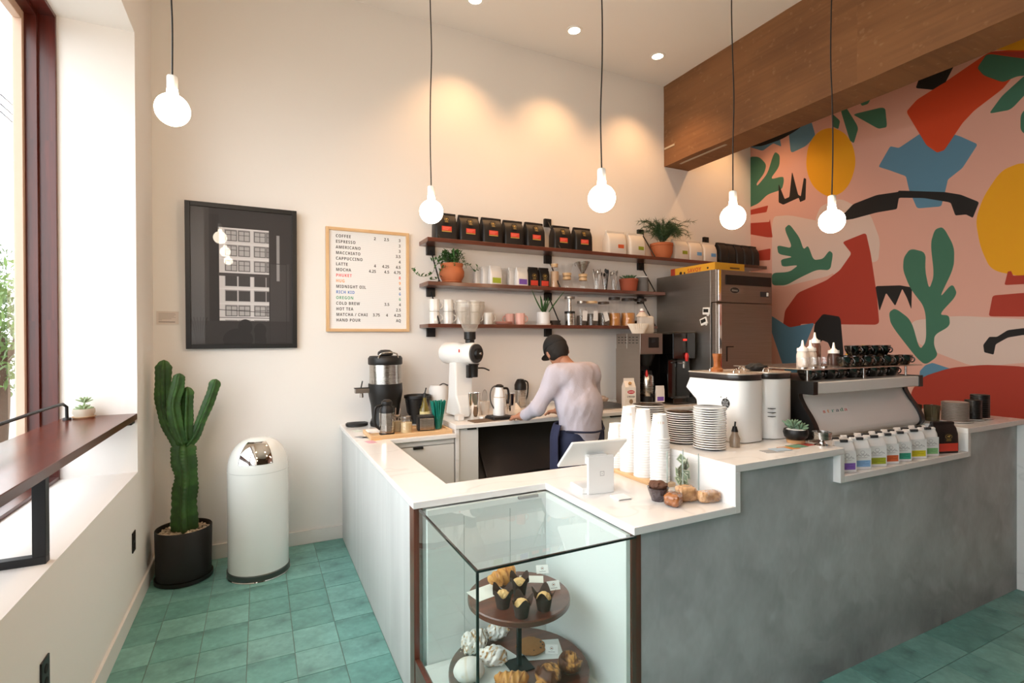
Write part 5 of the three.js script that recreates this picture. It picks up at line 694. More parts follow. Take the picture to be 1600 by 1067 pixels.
{
  // reach-in fridge
  const X0 = 4.392, X1 = 5.15, Z0 = 0.10, Z1 = 0.88, H0 = 0.12, TOP = 2.205;
  const f = thing('refrigerator', 'tall stainless steel reach-in refrigerator beside the mural', 'refrigerator', [(X0 + X1) / 2, 0, (Z0 + Z1) / 2]); const w = (X1 - X0) / 2, d = (Z1 - Z0) / 2;
  const side = std(0x9c9893, 0.8, { metalness: 1, roughnessMap: T.brush }), door = std(0x9d948c, 0.95, { metalness: 1, roughnessMap: T.brush });
  part(f, 'cabinet', metric(bb(-w, w, H0, TOP, -d, d - 0.065, 0.004)), side);
  part(f, 'door_gasket', bb(-w + 0.01, w - 0.01, H0 + 0.03, TOP - 0.30, d - 0.065, d - 0.05), M.black);
  const dr = part(f, 'door', metric(bb(-w, w, H0 + 0.02, TOP - 0.305, d - 0.05, d, 0.006)), door); part(dr, 'handle', bb(-w + 0.02, -w + 0.055, H0 + 0.06, TOP - 0.32, d + 0.001, d + 0.018, 0.004), M.chrome, 'full-height bright door edge'); part(dr, 'notch_pull', [bb(-w + 0.13, -w + 0.14, 1.36, 1.50, d + 0.0005, d + 0.006), bb(-w + 0.13, -w + 0.22, 1.49, 1.50, d + 0.0005, d + 0.006)], M.black);
  const hd = part(f, 'head_panel', metric(bb(-w, w, TOP - 0.30, TOP, d - 0.064, d, 0.006)), door); part(hd, 'edge_strip', bb(-w + 0.02, -w + 0.055, TOP - 0.29, TOP - 0.005, d + 0.001, d + 0.012, 0.004), M.chrome); part(hd, 'grille', bb(-w + 0.12, w - 0.02, TOP - 0.135, TOP - 0.045, d + 0.001, d + 0.006, 0.002), M.black);
  const logo = canvas(256, 128, (k) => { k.fillStyle = '#a59d95'; k.fillRect(0, 0, 256, 128); k.fillStyle = '#17171a'; k.beginPath(); k.ellipse(128, 64, 120, 56, 0, 0, 7); k.fill(); k.fillStyle = '#c7c2bc'; k.font = 'bold 58px sans-serif'; k.textAlign = 'center'; k.fillText('Atosa', 128, 84); });
  const lg = new THREE.CircleGeometry(0.5, 32).scale(0.125, 0.062, 1).translate(-w + 0.24, TOP - 0.185, d + 0.0015); part(hd, 'logo_badge', lg, std(0xffffff, 0.4, { map: logo }), 'black oval maker badge'); part(hd, 'thermostat', bb(w - 0.17, w - 0.05, TOP - 0.235, TOP - 0.185, d + 0.001, d + 0.004, 0.001), M.darkGrey); part(hd, 'switch', bb(w - 0.085, w - 0.06, TOP - 0.228, TOP - 0.192, d + 0.004, d + 0.008, 0.001), M.white);
  for (const [sx, sz] of [[-1, -1], [1, -1], [-1, 1], [1, 1]]) part(f, 'caster', [rot(cyl(0.05, 0.05, 0.03, 20), Math.PI / 2).translate(sx * (w - 0.08), 0.05, sz * (d - 0.12) - 0.015), bb(sx * (w - 0.08) - 0.02, sx * (w - 0.08) + 0.02, 0.08, H0, sz * (d - 0.12) - 0.02, sz * (d - 0.12) + 0.02)], M.blackMetal);
  // timers on the side
  const timer = (px, py, tilt, lab) => { const o = at(px, py, 0, X0 - 0.006), t = thing('kitchen_timer', lab, 'timer', [X0 - 0.001, o.y, o.z]); t.rotation.set(tilt, 0, 0); part(t, 'case', bb(-0.014, 0, -0.033, 0.033, -0.04, 0.04, 0.004), M.white); part(t, 'screen', bb(-0.0155, -0.0142, -0.012, 0.02, -0.029, 0.029), std(0x232624, 0.3)); part(t, 'stand_clip', bb(-0.012, -0.003, -0.046, -0.033, 0.01, 0.03, 0.002), M.white); };
  timer(1104, 486, 0.05, 'white digital timer upright on the fridge side, above the tilted one'); timer(1100, 502, -0.3, 'white digital timer hanging tilted on the fridge side');
  // yellow carton on top
  const bx = thing('cardboard_box', 'flat yellow cardboard box with red lettering on top of the refrigerator', 'box', [4.71, TOP, 0.47]);
  const art = canvas(1024, 160, (k) => { k.fillStyle = '#d7a12c'; k.fillRect(0, 0, 1024, 160); k.fillStyle = '#b2402a'; k.fillRect(0, 0, 110, 160); k.font = 'bold 104px sans-serif'; k.fillText('SAVOY', 410, 118); k.fillStyle = '#2b2018'; k.beginPath(); k.arc(250, 108, 34, 0, 7); k.fill(); k.beginPath(); k.arc(340, 112, 22, 0, 7); k.fill(); k.beginPath(); k.arc(880, 82, 20, 0, 7); k.fill(); });
  part(bx, 'carton', bb(-0.20, 0.20, 0, 0.088, -0.29, 0.29, 0.002), std(0xd7a12c, 0.75)); const sp = new THREE.PlaneGeometry(0.57, 0.084); sp.rotateY(-Math.PI / 2); sp.translate(-0.2012, 0.044, 0); part(bx, 'side_print', sp, std(0xffffff, 0.75, { map: art }), 'red SAVOY lettering'); part(bx, 'front_print', bb(0.0, 0.13, 0.035, 0.05, 0.2902, 0.291), std(0x6a4a22, 0.8));
}
// ---------------------------------------------------------------- payment counter
{
  const t = thing('payment_stand', 'white tablet payment stand with its screen facing staff', 'payment terminal', [1.985, LOW, 2.365], -0.12);
  // front slab faces the customer; foot runs towards the staff; tablet tilts over it
  part(t, 'upright', bb(-0.052, 0.075, 0, 0.165, 0.045, 0.062, 0.004), M.white);
  part(t, 'foot', bb(-0.075, 0.075, 0, 0.026, -0.075, 0.046, 0.006), M.white);
  const tab = part(t, 'tablet', new RoundedBoxGeometry(0.27, 0.014, 0.20, 3, 0.006), M.white, 'white tablet shell'); tab.position.set(-0.005, 0.168, 0.005); tab.rotation.set(-0.72, 0, 0); part(tab, 'screen', bb(-0.122, 0.122, -0.0085, -0.0072, -0.088, 0.088), M.blackGloss); tab.children[0].position.y = 0.0162;
  part(t, 'neck', bb(-0.04, 0.05, 0.12, 0.168, 0.0, 0.045, 0.006), M.white);
  const lg = canvas(64, 64, (k) => { k.fillStyle = '#eeeeec'; k.fillRect(0, 0, 64, 64); k.strokeStyle = '#b3b3b2'; k.lineWidth = 6; k.strokeRect(10, 10, 44, 44); k.fillStyle = '#b3b3b2'; k.fillRect(27, 27, 10, 10); }); part(t, 'logo', plane(0.026, 0.026, 0.015, 0.088, 0.0625), std(0xffffff, 0.4, { map: lg }));
  const c = thing('card_reader', 'thin white card reader square in front of the payment stand', 'card reader', [2.025, LOW, 2.515], -0.1); part(c, 'body', bb(-0.034, 0.034, 0, 0.008, -0.034, 0.034, 0.003), M.white); part(c, 'slot', bb(-0.028, 0.028, 0.003, 0.005, 0.0335, 0.0345), M.darkGrey);
}
// paper cups, nested upside down on a wooden board
{
  single('cup_board', metric(bb(-0.052, 0.052, 0, 0.018, -0.20, 0.19, 0.003)), M.maple, 'narrow light wood board under the stacked paper cups', 'board', [2.305, LOW, 2.30]);
  const cup = lathe([[0.0435, 0], [0.0455, 0.002], [0.0455, 0.006], [0.043, 0.008], [0.031, 0.108], [0.031, 0.112], [0.028, 0.113], [0.028, 0.108], [0, 0.107]], 28), mat = std(0xf4f3f1, 0.7);
  const print = canvas(128, 64, (k) => { k.fillStyle = '#f4f3f1'; k.fillRect(0, 0, 128, 64); k.fillStyle = '#dcc58a'; k.fillRect(20, 18, 8, 30); k.fillRect(52, 18, 8, 30); k.fillStyle = '#e0ae86'; k.fillRect(84, 18, 8, 30); k.fillRect(100, 18, 8, 30); });
  const stack = (x, z, n, label, group, logo) => { for (let i = 0; i < n; i++) { const t = thing('paper_cup', i === n - 1 ? label.replace('in the', 'topmost in the') : label + ', ' + ORD[i] + ' from its bottom', 'cup', [x, LOW + 0.018 + i * 0.0122, z], 0, group); part(t, 'cup', cup, mat); if (logo && i === n - 1) { const g = new THREE.CylinderGeometry(0.0343, 0.0365, 0.024, 12, 1, true, logo, 1.1); part(t, 'print', g.translate(0, 0.078, 0), std(0xffffff, 0.7, { map: print })); } } };
  stack(2.312, 2.435, 17, 'white paper cup in the stack beside the tip glass', 'paper cups stacked by the tip glass', -1.1);
  stack(2.300, 2.335, 18, 'white paper cup in the middle stack on the wooden board', 'paper cups in the middle stack', 0);
  stack(2.305, 2.225, 18, 'white paper cup in the stack farthest along the wooden board', 'paper cups in the far stack', -1.3);
  stack(2.295, 2.13, 10, 'white paper cup in the short stack at the board end', 'paper cups in the short stack', 0);
  // tip glass with notes
  const g = thing('tip_glass', 'clear square glass stuffed with dollar notes against the quartz step', 'glass', [2.315, LOW, 2.575]); const w = 0.046;
  part(g, 'glass', [plane(2 * w, 0.175, 0, 0.0875, w), plane(2 * w, 0.175, 0, 0.0875, -w), plane(2 * w, 0.175, 0, 0.0875, 0).rotateY(Math.PI / 2).translate(w, 0, 0), plane(2 * w, 0.175, 0, 0.0875, 0).rotateY(Math.PI / 2).translate(-w, 0, 0)], M.glass); part(g, 'glass_foot', stand(2 * w, 0.008, 2 * w), M.glass); const edge = phy(0xd5e2df, 0.1, { transmission: 0.5 }); for (const [a, b] of [[-w, -w], [w, -w], [-w, w], [w, w]]) part(g, 'glass_edge', stand(0.003, 0.175, 0.003, 0, a, 0, b), edge);
  const note = canvas(128, 64, (k) => { k.fillStyle = '#b9bfa6'; k.fillRect(0, 0, 128, 64); k.fillStyle = '#6f8266'; k.fillRect(6, 6, 116, 52); k.fillStyle = '#c7cdb6'; k.beginPath(); k.ellipse(64, 32, 22, 24, 0, 0, 7); k.fill(); k.fillRect(14, 14, 22, 10); k.fillRect(92, 40, 22, 10); }), nm = std(0xffffff, 0.9, { map: note, side: THREE.DoubleSide });
  for (let i = 0; i < 9; i++) { const p = new THREE.PlaneGeometry(0.07, 0.05, 8, 4), a = p.attributes.position; for (let k = 0; k < a.count; k++) a.setZ(k, Math.sin(a.getX(k) * 45 + i) * 0.011); p.computeVertexNormals(); p.rotateZ(rnd(3)); p.rotateX(rnd(-0.7, 0.7)); p.rotateY(rnd(6)); p.scale(0.92, 1, 0.92); part(g, 'dollar_note', p.translate(0, 0.042 + i * 0.011, 0), nm); }
}
// saucers: dark glaze, pale rim
{
  const dish = lathe([[0, 0], [0.038, 0], [0.044, 0.003], [0.071, 0.0085], [0.071, 0.0125], [0.044, 0.006], [0, 0.005]], 40), rim = lathe([[0.0706, 0.0086], [0.0724, 0.0090], [0.0728, 0.0122], [0.0716, 0.0132], [0.0700, 0.0128]], 40), glaze = phy(0x17110d, 0.18, { clearcoat: 0.7 });
  const pile = (x, z, n, r, label, group) => { for (let i = 0; i < n; i++) { const t = thing('saucer', i === n - 1 ? label.replace('in the', 'topmost in the') : label + ', ' + ORD[i] + ' from its bottom', 'plate', [x + rnd(-0.0012, 0.0012), HIGH + i * 0.0106, z + rnd(-0.0012, 0.0012)], rnd(6), group); t.scale.set(r, 1, r); part(t, 'dish', dish, glaze); part(t, 'rim', rim, M.ceramic, 'white rim'); } };
  pile(2.525, 2.53, 18, 1, 'white-rimmed black saucer in the tall pile', 'tall pile of saucers');
  pile(2.515, 2.365, 14, 1.02, 'white-rimmed black saucer in the middle pile', 'middle pile of saucers');
  pile(2.445, 2.205, 16, 1.12, 'larger white-rimmed black plate in the rear pile', 'rear pile of plates');
}
// espresso grinders
{
  const grinder = (x, label, full) => {
    const t = thing('espresso_grinder', label, 'grinder', [x, HIGH, 2.37]); const W = 0.205;
    const prof = [[-0.145, 0.302], [-0.172, 0.25], [-0.10, 0.19], [-0.07, 0.012], [0.0, 0.012], [0.0, 0.302]];   // staff side overhang (z, y)
    const plan = []; for (let i = 0; i <= 10; i++) { const a = -Math.PI / 2 + i / 10 * Math.PI; plan.push([Math.cos(a) < 1e-6 ? Math.sign(Math.sin(a)) * W / 2 : Math.sin(a) * W / 2, 0]); }
    const rr = 0.075, P = [[-W / 2, 0], [-W / 2, 0.17 - rr]]; for (let i = 1; i <= 8; i++) { const a = Math.PI - i / 8 * Math.PI / 2; P.push([-W / 2 + rr + Math.cos(a) * rr, 0.17 - rr + Math.sin(a) * rr]); } for (let i = 1; i <= 8; i++) { const a = Math.PI / 2 - i / 8 * Math.PI / 2; P.push([W / 2 - rr + Math.cos(a) * rr, 0.17 - rr + Math.sin(a) * rr]); } P.push([W / 2, 0]);
    part(t, 'body', toCreasedNormals(slab(P.slice().reverse(), 0.004, 0.302, 0.001), 0.5), M.white); part(t, 'chute_head', rot(mv(extrude(prof, W - 0.002, 0.001), 0, 0, -W / 2 + 0.001), 0, -Math.PI / 2), M.white);
    const top = P.map(([a, b]) => [a * 1.0, b]); const full2 = [...top, [W / 2, -0.15], [-W / 2, -0.15]];
    part(t, 'lid_band', toCreasedNormals(slab(full2.slice().reverse(), 0.303, 0.33, 0.001), 0.5), std(0x2a2321, 0.3)); part(t, 'top_plate', toCreasedNormals(slab(full2.map(([a, b]) => [a * 1.03, b * 1.02]).reverse(), 0.3305, 0.337, 0.001), 0.5), std(0xd9cdbf, 0.25, { metalness: 0.6 }));
    for (const z of [-0.06, 0.09]) part(t, 'lid_handle', tube([[-0.05, 0.336, z], [-0.045, 0.35, z], [-0.012, 0.352, z], [-0.008, 0.336, z]], 0.004, 18, 6), M.chrome);
    part(t, 'feet', [[-0.07, -0.04], [0.07, -0.04], [-0.05, 0.13], [0.05, 0.13]].map(([a, b]) => mv(cyl(0.012, 0.012, 0.005, 14), a, 0, b)), M.black);
    if (full) {
      const fan = part(t, 'fan_vent', rot(lathe([[0, 0], [0.024, 0], [0.024, 0.002], [0, 0.002]], 28), 0, 0, Math.PI / 2).translate(-W / 2 - 0.0002, 0.19, 0.088), M.black); const bl = []; for (let i = 0; i < 6; i++) bl.push(bb(-0.0015, 0.0015, 0.004, 0.022, -0.002, 0.002).rotateX(i * 1.047).translate(-W / 2 - 0.003, 0.19, 0.088)); bl.push(rot(new THREE.TorusGeometry(0.014, 0.0012, 5, 24), 0, Math.PI / 2).translate(-W / 2 - 0.003, 0.19, 0.088)); part(fan, 'guard', bl, M.grey);
      for (const [y, z] of [[0.218, 0.06], [0.218, 0.094], [0.162, 0.06], [0.162, 0.094]]) part(t, 'screw', mv(new THREE.SphereGeometry(0.003, 8, 6), -W / 2 - 0.0005, y, z), M.darkGrey);
      for (let i = 0; i < 3; i++) part(t, 'vent_slot', bb(-W / 2 - 0.0012, -W / 2 + 0.001, 0.135 - i * 0.022, 0.138 - i * 0.022, 0.03, 0.094), M.darkGrey);
    } else for (let i = 0; i < 3; i++) part(t, 'vent_slot', bb(-0.085, -0.055, 0.115 + i * 0.02, 0.118 + i * 0.02, 0.130, 0.166), M.darkGrey);
  };
  grinder(2.815, 'white espresso grinder with a round fan vent and wooden tamper on top', true); grinder(3.03, 'white espresso grinder next to the espresso machine', false);
  single('wooden_tamper', lathe([[0, 0], [0.029, 0], [0.03, 0.012], [0.02, 0.022], [0.017, 0.028], [0.0165, 0.05], [0.023, 0.088], [0.022, 0.092], [0, 0.093]], 28), std(0xffffff, 0.45, { map: rep(T.maple, 1, 1), color: 0xb07a45 }), 'wood-handled tamper standing on the first grinder', 'tamper', [2.79, HIGH + 0.337, 2.335]);
  const b = thing('small_bottle', 'small glass dropper bottle between the plates and the grinder', 'bottle', [2.655, HIGH, 2.56]); part(b, 'glass', lathe([[0, 0], [0.022, 0], [0.024, 0.04], [0.014, 0.062], [0.014, 0.072], [0, 0.072]], 24), phy(0xcdbfae, 0.1, { transmission: 0.6 })); part(b, 'pourer', [mv(cyl(0.016, 0.009, 0.024, 14), 0, 0.072, 0), bar([0, 0.09, 0], [0.004, 0.118, 0], 0.004)], M.black);
  const cols = [0x9a9da0, 0xa9c1d6, 0xc98a4a, 0x5f8f78, 0xa8453a]; cols.forEach((h, i) => single('loyalty_card', bb(-0.044, 0.044, 0, 0.0012, -0.027, 0.027), std(h, 0.6), ['grey', 'pale blue', 'orange', 'green', 'red'][i] + ' loyalty card fanned out before the grinders', 'card', [2.72 + i * 0.066, HIGH + 0.0014 * (i % 2), 2.705 - i * 0.006], -0.25 + i * 0.06));
  const s = thing('potted_succulent', 'grey-green succulent in a black bowl pot at the espresso machine corner', 'plant', [3.0, HIGH, 2.625]); part(s, 'saucer', lathe([[0, 0], [0.038, 0], [0.042, 0.012], [0.036, 0.016], [0, 0.016]], 28), std(0xc99a6c, 0.7)); part(s, 'pot', lathe([[0, 0.016], [0.034, 0.016], [0.05, 0.028], [0.056, 0.05], [0.052, 0.066], [0.048, 0.066], [0.046, 0.058], [0, 0.058]], 32), M.black); part(s, 'gravel', lathe([[0, 0.060], [0.047, 0.060], [0.04, 0.066], [0, 0.068]], 24), M.paper); part(s, 'rosettes', [rosette(15, 0.06, 0.011, 0.006, 0.066, 0.6).translate(0.015, 0, 0.01), rosette(13, 0.055, 0.010, 0.006, 0.085, 0.4).translate(-0.02, 0, 0), rosette(11, 0.05, 0.010, 0.006, 0.07, 0.5).translate(0.0, 0, -0.02)], M.leafBlue);
  const p = thing('tamping_tool', 'steel dosing funnel on a stemmed foot beside the succulent', 'tool', [3.03, HIGH, 2.735]); part(p, 'foot', lathe([[0, 0], [0.032, 0], [0.033, 0.006], [0.015, 0.014], [0.009, 0.03], [0, 0.03]], 28), M.chrome); part(p, 'cup', lathe([[0, 0.03], [0.03, 0.03], [0.04, 0.036], [0.041, 0.068], [0.038, 0.068], [0.036, 0.038], [0, 0.036]], 32), M.steel);
}
// ---------------------------------------------------------------- espresso machine (its back faces the room)
{
  const X0 = 3.165, X1 = 4.18, ZB = 2.60, W = X1 - X0, m = thing('espresso_machine', 'large white espresso machine with black end frames and coloured script lettering', 'espresso machine', [X0, NICHE, ZB]);
  const shell = phy(0xe4e3e1, 0.3, { clearcoat: 0.4, clearcoatRoughness: 0.15 });
  // rear profile (z towards the room, y above the counter): bulging lower panel, waist, upper band
  const rear = []; const key = [[-0.05, 0.118], [-0.012, 0.125], [0.004, 0.15], [-0.002, 0.185], [-0.028, 0.235], [-0.062, 0.285], [-0.085, 0.33], [-0.088, 0.352]]; const cv = new THREE.CatmullRomCurve3(key.map(([z, y]) => V(0, y, z)), false, 'centripetal'); for (let i = 0; i <= 28; i++) { const q = cv.getPoint(i / 28); rear.push([q.z, q.y]); }
  const prof = [[-0.50, 0.118], ...rear, [-0.50, 0.352]];
  part(m, 'body', toCreasedNormals(rot(mv(extrude(prof, W - 0.07), 0, 0, -(W - 0.035)), 0, -Math.PI / 2), 0.6), shell);
  part(m, 'rear_band', bb(0.035, W - 0.02, 0.352, 0.412, -0.10, 0.0, 0.006), shell); part(m, 'top_deck', bb(0.01, W - 0.01, 0.405, 0.414, -0.52, -0.10, 0.002), M.steelDull);
  const frameP = (o) => { const a = [[-0.50, 0.10], ...rear.map(([z, y]) => [z + o, y]), [-0.075, 0.35], [0.006, 0.35], [0.006, 0.416], [-0.50, 0.416]]; return a; };
  for (const x of [0, W - 0.035]) part(m, 'end_frame', toCreasedNormals(rot(mv(extrude(frameP(0.012), 0.035), 0, 0, -0.035 - x), 0, -Math.PI / 2), 0.5), M.black);
  for (const x of [0.06, W - 0.06]) for (const z of [-0.44, -0.08]) part(m, 'leg', mv(cyl(0.024, 0.02, 0.12, 18), x, 0, z), M.black);
  part(m, 'drip_tray', bb(0.04, W - 0.04, 0.10, 0.118, -0.56, -0.05, 0.003), M.steel);
  for (let i = 0; i < 3; i++) { const x = 0.2 + i * 0.31; part(m, 'group_head', mv(cyl(0.045, 0.05, 0.09, 24), x, 0.27, -0.56), M.chrome); part(m, 'portafilter', bar([x, 0.262, -0.56], [x, 0.25, -0.74], 0.014), M.black); }
  // lettering on the bulge
  const words = canvas(512, 128, (k) => { k.fillStyle = '#e4e3e1'; k.fillRect(0, 0, 512, 128); const cs = ['#d2452f', '#d98e3a', '#4a9c8c', '#2e4a63', '#3f8f75', '#c85b60']; k.font = 'bold italic 84px serif'; [...'strada'].forEach((ch, i) => { k.fillStyle = cs[i]; k.save(); k.translate(26 + i * 78, 92); k.scale(1.25, 0.85); k.fillText(ch, 0, 0); k.restore(); }); });
  const pts = rear.filter(([z, y]) => y > 0.225 && y < 0.282), lo = pts[0], hi = pts[pts.length - 1], g = new THREE.PlaneGeometry(0.24, 1, 1, 1), a = g.attributes.position; for (let i = 0; i < a.count; i++) { const t = a.getY(i) > 0 ? hi : lo; a.setXYZ(i, a.getX(i) + 0.245, t[1], t[0] + 0.0022); } g.computeVertexNormals();
  part(m, 'lettering', g, std(0xffffff, 0.4, { map: words }), 'coloured script lettering');
  // cup shelf above the deck
  const sh = part(m, 'cup_shelf', [bb(0.02, W + 0.05, 0.472, 0.478, -0.50, -0.02, 0.002)], M.steel); for (const [x, z] of [[0.05, -0.06], [W - 0.05, -0.06], [0.05, -0.46], [W - 0.05, -0.46], [0.541, -0.06]]) part(sh, 'shelf_post', mv(cyl(0.006, 0.006, 0.058, 10), x, 0.414, z), M.steel);
  // cups on the machine
  const cupG = lathe([[0, 0], [0.022, 0], [0.026, 0.004], [0.04, 0.03], [0.043, 0.056], [0.041, 0.057], [0.037, 0.032], [0.02, 0.007], [0, 0.006]], 28), hg = new THREE.TorusGeometry(0.015, 0.004, 6, 16, Math.PI * 1.1).rotateZ(-Math.PI * 0.55).translate(0.04, 0.03, 0);
  const cup = (x, y, z, turn, tilt, label, group) => { const t = thing('espresso_cup', label, 'cup', [x, y, z], turn, group); if (tilt) { t.rotation.order = 'YXZ'; t.rotation.x = tilt; } part(t, 'cup', cupG, M.blackGloss); part(t, 'handle', hg, M.blackGloss); };
  const Y1 = NICHE + 0.4145, Y2 = NICHE + 0.4785;
  for (let i = 0; i < 9; i++) cup(X0 + 0.10 + i * 0.098, Y1, ZB - 0.10 - 0.012 * (i % 2), -Math.PI / 2, 0, 'glossy black cup on the machine deck, ' + ORD[i] + ' from the grinders', 'black cups on the machine deck');
  for (let i = 0; i < 7; i++) cup(X0 + 0.40 + i * 0.098, Y2, ZB - 0.08 - 0.01 * (i % 2), -Math.PI / 2, 0, 'glossy black cup in the front shelf row, ' + ORD[i] + ' from the tumblers', 'black cups on the cup shelf');
  for (let i = 0; i < 5; i++) cup(X0 + 0.60 + i * 0.092, Y2, ZB - 0.192, Math.PI / 2, 0, 'glossy black cup in the second shelf row, ' + ORD[i] + ' from the sauce bottles', 'black cups in the second row');
  for (let i = 0; i < 4; i++) cup(X0 + 0.57 + i * 0.098, Y2 + 0.0585, ZB - 0.135 , -Math.PI / 2, 0, 'glossy black cup stacked on other cups, ' + ORD[i] + ' from the sauce bottles', 'upper black cups');
  const gl = lathe([[0, 0.002], [0.024, 0.002], [0.032, 0.02], [0.03, 0.058], [0.0285, 0.058], [0.03, 0.022], [0.022, 0.006], [0, 0.006]], 28); for (let i = 0; i < 3; i++) { const t = thing('glass_tumbler', 'small clear tumbler on the cup shelf, ' + ORD[i] + ' from the grinders', 'glass', [X0 + 0.075 + i * 0.088, Y2, ZB - 0.10], 0, 'tumblers on the cup shelf'); part(t, 'glass', gl, M.glass); part(t, 'base', mv(cyl(0.022, 0.022, 0.006, 20), 0, 0, 0), M.chrome); }
  [[0.275, 0.24, 0.085, 0xd9cfc6], [0.36, 0.25, 0.085, 0xd9cfc6], [0.46, 0.29, 0.13, 0x6b4a3f], [0.52, 0.215, 0.07, 0x4a3630]].forEach(([dx, dz, h, col], i) => { const t = thing('sauce_bottle', ['squeeze bottle of clear syrup behind the tumblers', 'squeeze bottle of pale syrup beside the tall chocolate one', 'tall squeeze bottle of chocolate sauce', 'short squeeze bottle of dark sauce next to the black cups'][i], 'bottle', [X0 + dx, Y2, ZB - dz]); part(t, 'bottle', lathe([[0, 0], [0.03, 0], [0.032, 0.01], [0.032, h - 0.02], [0.026, h], [0, h]], 24), std(col, 0.3)); part(t, 'collar', mv(cyl(0.03, 0.029, 0.018, 22), 0, h, 0), M.white); part(t, 'nozzle', mv(lathe([[0, 0], [0.02, 0], [0.009, 0.012], [0.004, 0.045], [0, 0.046]], 18), 0, h + 0.018, 0), M.white); });
  const cl = single('bar_cloth', field((x, y, z) => ell(x, y, z, [0, 0.018, 0], [0.06, 0.02, 0.05]) + (n3(x * 50, y * 50, z * 50) - 0.5) * 0.018, [-0.08, -0.004, -0.07], [0.08, 0.05, 0.07], 0.005), M.blackMatte, 'crumpled black bar cloth on the second grinder', 'cloth', [3.0, HIGH + 0.339, 2.40]);
}
// ---------------------------------------------------------------- retail bags in the lowered bay
{
  const front = (col, ink) => canvas(192, 288, (k) => { k.fillStyle = '#eae8e7'; k.fillRect(0, 0, 192, 288); k.strokeStyle = '#77727a'; k.lineWidth = 2.5; k.beginPath(); k.arc(96, 56, 22, 0, 7); k.stroke(); k.beginPath(); for (let i = 0; i < 60; i++) { const x = 22 + i * 2.5, y = 96 + Math.sin(i * 0.9) * 12 + Math.sin(i * 0.37) * 8; if (i) k.lineTo(x, y); else k.moveTo(x, y); } k.stroke(); k.fillStyle = '#a8a4a8'; k.fillRect(40, 124, 112, 3); k.fillRect(52, 134, 88, 3); k.fillStyle = col; k.fillRect(10, 168, 172, 90); k.fillStyle = ink; for (let i = 0; i < 4; i++) k.fillRect(24, 182 + i * 17, [130, 96, 140, 70][i], 5); });
  const mk = (x, z, w, turn, col, ink, label) => { const b = thing('coffee_bag', label, 'coffee bag', [x, NICHE, z], turn, 'retail coffee bags in the counter bay'); const h = 0.152, d = 0.050; part(b, 'bag', bagGeo(w, h, d), std(0xeae8e7, 0.5)); if (col) part(b, 'label', plane(w * 0.94, h * 0.66, 0, h * 0.345, d / 2 * 1.035 + 0.0016), std(0xffffff, 0.5, { map: front(col, ink) })); part(b, 'valve_tie', bb(-w * 0.2, w * 0.16, h - 0.012, h + 0.001, 0.004, 0.014, 0.001), M.darkGrey); };
  const row = [[3.165, '#8660b8', '#5d3f8a', 'purple', 0.112], [3.29, '#8fb9e4', '#5c86b4', 'pale blue', 0.105], [3.412, '#a5ad2f', '#6e7420', 'olive green', 0.118], [3.53, '#dd6a3c', '#a5421d', 'orange', 0.105], [3.642, '#3aa58a', '#1f6f5c', 'teal', 0.108], [3.772, '#ddd02c', '#a09520', 'yellow', 0.128], [3.905, '#8cc487', '#5c8f58', 'soft green', 0.11]];
  row.forEach(([x, c, i, word, w], n) => { const wn = w * 0.93, tn = -0.34; mk(x, 2.750, wn, tn, c, i, 'white coffee bag with a ' + word + ' label at the front of the bay'); mk(x - Math.sin(tn) * 0.057, 2.750 - Math.cos(tn) * 0.057, wn, tn, null, null, 'white coffee bag standing behind the ' + word + '-labelled bag'); });
  const b = thing('coffee_bag', 'black coffee bag with red label and gold print in the counter bay', 'coffee bag', [4.075, NICHE, 2.745], -0.3); part(b, 'bag', bagGeo(0.145, 0.17, 0.075), std(0x141213, 0.45)); part(b, 'label', bb(-0.06, 0.06, 0.012, 0.055, 0.0393, 0.0402), M.red, 'red label'); part(b, 'emblem', plane(0.06, 0.052, 0, 0.088, 0.0402), std(0xffffff, 0.4, { map: emblem }), 'gold print');
}
// cups to the side of the machine
{
  const Y = HIGH, lid = phy(0x9a8f86, 0.3, { transmission: 0.35 });
  for (const [x, z, lab] of [[4.30, 2.50, 'short amber glass beside the espresso machine'], [4.345, 2.575, 'short amber glass beside the stacked grey cups']]) single('amber_glass', lathe([[0, 0], [0.036, 0], [0.042, 0.095], [0.04, 0.095], [0.034, 0.006], [0, 0.006]], 28), phy(0x9c8f70, 0.08, { transmission: 0.75 }), lab, 'glass', [x, Y, z]);
  const base = lathe([[0, 0], [0.05, 0], [0.078, 0.006], [0.079, 0.009], [0.074, 0.009], [0.05, 0.004], [0, 0.004]], 36);
  const pile = (x, z, r, h, n, mat, label, sl, group) => { single('saucer', base.clone().scale(r / 0.06, 1, r / 0.06), M.ceramic, sl, 'plate', [x, Y, z]); const u = h / n; for (let i = 0; i < n; i++) single('plastic_cup', lathe([[0, u * 0.9], [r * 0.95, u * 0.9], [r, u * 0.6], [r, u * 0.06], [r * 0.97, 0], [0, 0]], 32), mat, label + ', ' + ORD[i] + ' from its saucer', 'cup', [x, Y + 0.0095 + i * u, z], 0, group); };
  pile(4.43, 2.655, 0.066, 0.112, 12, lid, 'smoky clear plastic cup in the wide stack', 'white saucer under the smoky cups', 'smoky plastic cups'); pile(4.60, 2.675, 0.042, 0.115, 11, M.black, 'black plastic cup in the lower narrow stack', 'white saucer under the lower black cups', 'black cups in the lower stack'); pile(4.71, 2.665, 0.048, 0.142, 12, M.black, 'black plastic cup in the taller stack', 'white saucer under the taller black cups', 'black cups in the taller stack');
}
